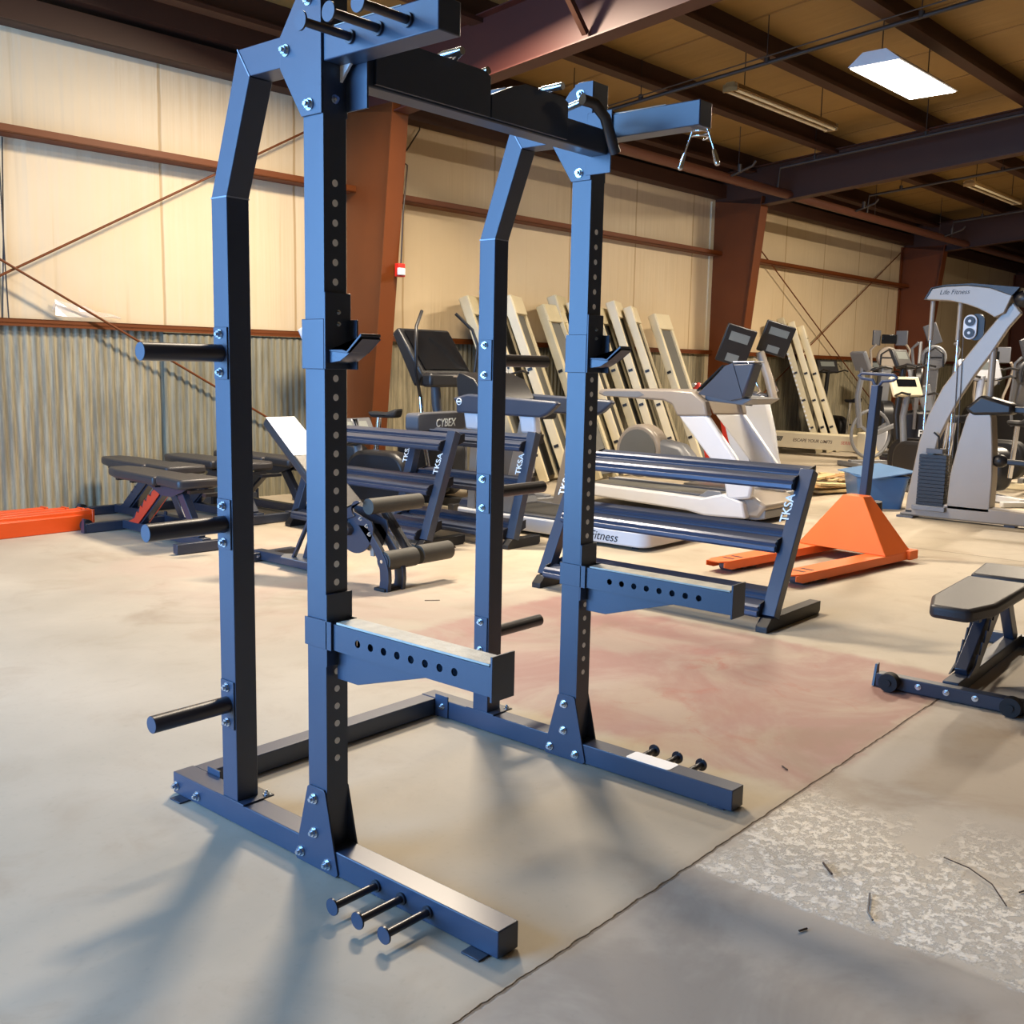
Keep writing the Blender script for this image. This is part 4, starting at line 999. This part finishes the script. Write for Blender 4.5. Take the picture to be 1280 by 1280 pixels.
# ------------------------------------------------------------------ pallet jack
def pallet_jack():
    t = thing('pallet_jack', 'orange pallet jack with steel blue tow handle on the open floor', 'pallet jack', (4.58, 1.78, 0), math.radians(-7.5))
    for s in (-1, 1):
        y = .29*s
        o = [(0, y-.05), (.08, y-.082), (1.5, y-.082), (1.5, y+.082), (.08, y+.082), (0, y+.05)]
        f = MB().prism(o, 'z', .078, .088).build('fork', orange, t, .002)
        for yy in (y-.080, y+.074): MB().prism([(.02, .045), (.10, .025), (1.5, .03), (1.5, .079), (.02, .079)], 'y', yy, yy+.006).build('fork_side', orange, f)
        for xx in (.12, .26, .38): MB().cyl((xx+.05, y-.05, .037), (xx+.05, y+.05, .037), .037, 18).build('load_wheel', greypl, t)
        for xx in (.16, .26): MB().box(xx, xx+.03, y-.045, y+.045, .0881, .0892).build('slot', black, f)
    # sloping torsion hood
    v = [(1.18, -.372, .088), (1.18, .372, .088), (1.56, .372, .088), (1.56, -.372, .088), (1.34, -.07, .49), (1.34, .10, .49), (1.46, .10, .49), (1.46, -.07, .49)]
    MB().add(v, [(0,3,2,1),(4,5,6,7),(0,1,5,4),(1,2,6,5),(2,3,7,6),(3,0,4,7)]).build('hood', orange, t, .006)
    MB().box(1.50, 1.62, -.40, .40, .03, .10).build('cross_beam', orange, t, .006)
    MB().cyl((1.70, 0, .14), (1.66, 0, .42), .05, 16).build('pump', black, t)
    for y in (-.07, .03): MB().cyl((1.72, y, .09), (1.72, y+.045, .09), .09, 24).build('steer_wheel', rubber, t, .006)
    MB().cyl((1.50, -.05, .42), (1.50, .07, .42), .035, 14).build('pivot', black, t)
    sb = mat('handle_blue', (44, 58, 84), .45, 0, .05)
    h0 = Vector((1.50, .01, .40)); h1 = Vector((1.58, .01, 1.33))
    MB().bar(h0, h1, .06, .075).build('handle_shaft', sb, t, .006)
    MB().tube([(1.58, .01, 1.30), (1.58, .05, 1.37), (1.58, .14, 1.38), (1.58, .17, 1.40), (1.58, .14, 1.42), (1.58, -.12, 1.41), (1.58, -.15, 1.39), (1.58, -.12, 1.37), (1.58, -.03, 1.36), (1.58, .01, 1.30)], .013, 10).build('handle_loop', sb, t)
    for y in (-.035, .035): bolt(t, (1.465, y, .42), (-1, 0, 0), 1.2)
pallet_jack()

# orange pallet rack beams by the left wall
beams = []
def beam():
    t = thing('rack_beam', 'x', 'rack beam', (0, 0, 0), 0, 'orange rack beams by the left wall')
    MB().prism([(-.05, .0), (.05, .0), (.05, .15), (.045, .158), (-.025, .158), (-.03, .128), (-.05, .125)], 'x', -3.0, 0).build('beam', orangeb, t, .005)
    MB().box(0, .02, -.055, .055, .0, .165).build('end_plate', orangeb, t, .004)
    return t
b0 = beam()
for i, (x, y, lab) in enumerate(((2.42, 6.74, 'frontmost orange rack beam lying by the left wall'), (2.40, 6.86, 'second orange rack beam from the front by the left wall'), (2.32, 6.98, 'third orange rack beam from the front by the left wall'), (2.20, 7.10, 'rearmost orange rack beam lying by the left wall'))):
    o = b0 if i == 0 else copy_tree(b0)
    o.location = (x, y, .001); o.rotation_euler = (0, 0, math.radians(1.5)); o['label'] = lab

# ------------------------------------------------------------------ blue tub and scrap pile
t = thing('plastic_tub', 'translucent blue plastic tub with loose lid behind the pallet jack handle', 'tub', (9.25, 2.75, 0), math.radians(35))
v = []
for z, g in ((0, 0), (.34, .05)):
    for p in rr(-.30-g, .30+g, -.22-g, .22+g, .05): v.append((p[0], p[1], z))
n = len(v)//2
MB().add(v, [tuple(range(n))[::-1]]+[(i, (i+1) % n, n+(i+1) % n, n+i) for i in range(n)]).build('tub', binblue, t)
MB().tube([(p[0], p[1], .34) for p in rr(-.35, .35, -.27, .27, .05)]+[(.35-.05+.05, .22, .34)], .012, 8).build('rim', binblue, t)
d = MB().bar((-.42, -.10, .37), (.30, .12, .39), .5, .012, (0, .15, 1)).build('lid', mat('lid_blue', (96, 130, 170), .3), t)
rnd = random.Random(3)
kinds = [('cardboard_sheet', card, 'cardboard'), ('wood_scrap', wood, 'wood scrap')]
sl = []
colr = ['pale broken board', 'brown flattened carton', 'cream splintered plank', 'long thin lath', 'torn cardboard flap', 'short notched block']
wh = ['at the bottom left of the scrap pile', 'at the front of the scrap pile', 'in the middle of the scrap pile', 'at the right end of the scrap pile', 'on top of the scrap pile', 'at the back of the scrap pile']
k = 0
for i in range(18):
    r = i % 6; q = i//6
    a = rnd.uniform(-.5, .7)+(0 if i % 2 else .25)
    Lx, Wy = (rnd.uniform(.5, 1.0), rnd.uniform(.07, .14)) if r in (0, 2, 3) else ((.25, .12) if r == 5 else (rnd.uniform(.5, .8), rnd.uniform(.3, .45)))
    th = .03 if r in (0, 2, 3, 5) else .012
    x = 10.05+rnd.uniform(-.45, 1.0); y = 3.85-(x-9.9)*.05+rnd.uniform(-.45, .35); z = .03+q*.06
    m = wood if r in (0, 2, 3, 5) else card
    t = thing('wood_scrap' if m is wood else 'cardboard_sheet', '%s %s, %s' % (colr[r], wh[(r+q*2) % 6], ['lowest layer', 'middle layer', 'upper layer'][q]), 'scrap', (x, y, z), a, 'scraps in the pile behind the dumbbell rack')
    p = MB().box(-Lx/2, Lx/2, -Wy/2, Wy/2, 0, th)
    ob = p.build('board' if m is wood else 'sheet', m, t, .003)
    t.rotation_euler = (rnd.uniform(-.10, .10), rnd.uniform(-.08, .08), a)
    if r in (0, 5): MB().box(-.04, .03, -Wy/2-.003, -Wy/2-.001, .004, th-.004).build('notch', ink, ob)

# ------------------------------------------------------------------ gym station
def gym():
    t = thing('gym_station', 'tall silver cable gym with curved frame and weight stack at right', 'gym machine', (8.65, 2.2, 0))
    def strip(outer, inner, x0, x1, name, m, bv=.01):
        return MB().prism(outer+inner[::-1], 'x', x0, x1).build(name, m, t, bv)
    # (y,z) relative to y=2.2
    outer = [(0.0, .0), (-.02, .25), (-.05, .45), (-.09, .75), (-.16, 1.02), (-.28, 1.30), (-.43, 1.53), (-.58, 1.75), (-.75, 1.98), (-.86, 2.10)]
    inner = [(-.16, .05), (-.20, .30), (-.235, .55), (-.28, .80), (-.36, 1.00), (-.45, 1.20), (-.57, 1.42), (-.70, 1.62), (-.84, 1.87), (-.94, 2.0)]
    strip(outer, inner, .0, .07, 'curved_frame', silver, .012)
    MB().ball((.04, -.95, 2.13), .10, 16, (1, 1, .8)).build('top_joint', black, t)
    crown_o = [(-.07, 2.145), (-.10, 2.20), (-.13, 2.245), (-.25, 2.262), (-.45, 2.265), (-.66, 2.235), (-.86, 2.16)]
    crown_i = [(-.09, 2.14), (-.30, 2.125), (-.45, 2.09), (-.56, 2.05), (-.66, 2.0), (-.72, 1.96), (-.80, 2.0)]
    cr = MB().prism(crown_o+crown_i[::-1], 'x', -.05, .12).build('crown', silver, t, .008)
    text_side(cr, 'Life Fitness', .062, ink, -.20, 2.185, -.051, .3)
    MB().prism([(-.06, 2.14), (-.12, 2.25), (-.25, 2.275), (-.5, 2.28), (-.92, 2.23), (-.86, 2.16), (-.66, 2.238), (-.45, 2.268), (-.25, 2.265), (-.13, 2.248), (-.08, 2.15)], 'x', -.06, .13).build('crown_trim', black, t)
    for y in (-.10, -.36):
        MB().cyl((.03, y-.02, 1.75), (.03, y-.02, 2.13), .022, 12).build('rod_sleeve', silver, t)
        MB().cyl((.03, y+.0-.02, .25), (.03, y-.02, 1.78), .012, 10).build('guide_rod', chrome, t)
    # pulleys
    ph = MB().prism([(y, z) for y, z in circ(-.50, 1.93, .062, 12, 0, 180)+circ(-.50, 1.82, .062, 12, 180, 360)], 'x', -.03, -.005).build('pulley_plate', white, t, .004)
    for z in (1.93, 1.82):
        MB().cyl((-.045, -.50, z), (-.031, -.50, z), .046, 20).build('pulley', black, t)
        MB().cyl((-.050, -.50, z), (-.046, -.50, z), .014, 12).build('pulley_hub', white, t)
    MB().prism([(y-.05, z) for y, z in circ(-.50, 1.93, .07, 12, 0, 180)+circ(-.50, 1.82, .07, 12, 180, 360)], 'x', .0, .03).build('pulley_guard', black, t)
    for y in (-.43, -.47): MB().cyl((-.01, y, .62), (-.01, y+.03, 1.85), .004, 6).build('cable', greypl, t)
    # weight stack
    ws = MB()
    for k in range(14): ws.box(-.06, .12, -.39, -.13, .14+.036*k, .172+.036*k)
    ws.build('weight_stack', black, t)
    MB().box(-.03, .09, -.34, -.18, .65, .70).build('stack_head', greypl, t, .004)
    MB().box(-.1, .16, -.42, -.10, .09, .14).build('stack_base', silverd, t, .006)
    MB().tube([(-.02, -.30, .70), (-.05, -.30, .82), (-.05, -.25, .86)], .01, 8).build('stack_hook', black, t)
    # tapered column
    co = [(-.42, .12), (-.43, .45), (-.48, .75), (-.54, 1.02), (-.58, 1.10), (-.68, 1.14), (-.74, 1.12)]
    ci = [(-.82, .12), (-.82, .45), (-.80, .75), (-.77, 1.02), (-.75, 1.08), (-.745, 1.10), (-.742, 1.11)]
    MB().prism(co+ci[::-1], 'x', -.05, .13).build('column_cover', silver, t, .03)
    MB().cyl((.04, -.71, 1.12), (.04, -.71, 1.68), .032, 14).build('rear_rod', silver, t)
    MB().prism([(-.52, 1.10), (-.66, 1.24), (-.80, 1.20), (-.95, 1.16), (-.95, 1.06), (-.60, 1.04)], 'x', -.07, .15).build('pivot_cover', black, t, .03)
    MB().bar((.04, -.8, 1.11), (.04, -1.45, 1.10), .06, .06).build('press_arm', black, t, .01)
    MB().ball((.02, -.86, .62), .07, 14, (1, 1, .9)).build('seat_knob', black, t)
    MB().bar((.04, -.8, .62), (.04, -1.3, .60), .07, .05).build('seat_frame', black, t, .01)
    # base
    MB().prism([(.03, .02), (.03, .05), (-.10, .10), (-.42, .17), (-.80, .17), (-1.3, .15), (-1.9, .14), (-1.9, .04), (-.8, .02)], 'x', -.05, .11).build('base_rail', silver, t, .015)
    MB().box(-.10, .17, -.12, .04, 0, .02).build('foot_plate', greypl, t)
    MB().box(-.02, .09, -1.05, -.95, 0, .03).build('foot_plate', greypl, t)
    MB().box(-.054, -.05, -.09, -.03, .055, .075).build('badge', ink, t)
gym()

# ------------------------------------------------------------------ small debris on the floor
def twig(pts, r, m, label, name='metal_strip'):
    tag(MB().tube(pts, r*.55, 6).build(name, m), label, 'debris')
rustbit = mat('rusty_bit', (66, 44, 32), .7)
twig([(1.29, -.62, .006), (1.26, -.70, .012), (1.20, -.78, .014), (1.12, -.84, .005)], .0035, rustbit, 'thin curved dark strip lying on the flaking floor patch', 'curved_strip')
twig([(1.25, -.855, .004), (1.225, -.845, .004)], .004, rustbit, 'tiny dark chip beside the curved strip on the right', 'dark_chip')
twig([(1.01, -.37, .006), (.955, -.42, .010)], .006, rustbit, 'short dark stick in the middle of the flaking patch', 'stick')
twig([(.80, -.60, .005), (.83, -.575, .005), (.93, -.54, .006)], .005, mat('grey_bit', (120, 110, 100), .7), 'grey strip near the lower edge of the flaking patch', 'grey_strip')
twig([(.62, -.48, .004), (.645, -.49, .004)], .005, rustbit, 'small dark chip below the flaking patch', 'dark_chip')
twig([(1.62, .06, .004), (1.60, .03, .004)], .005, rustbit, 'small chip by the floor joint near the far foot end', 'dark_chip')
twig([(2.55, 2.86, .004), (2.62, 2.80, .004)], .004, rustbit, 'small dark chip on the floor in front of the foam rollers', 'dark_chip')
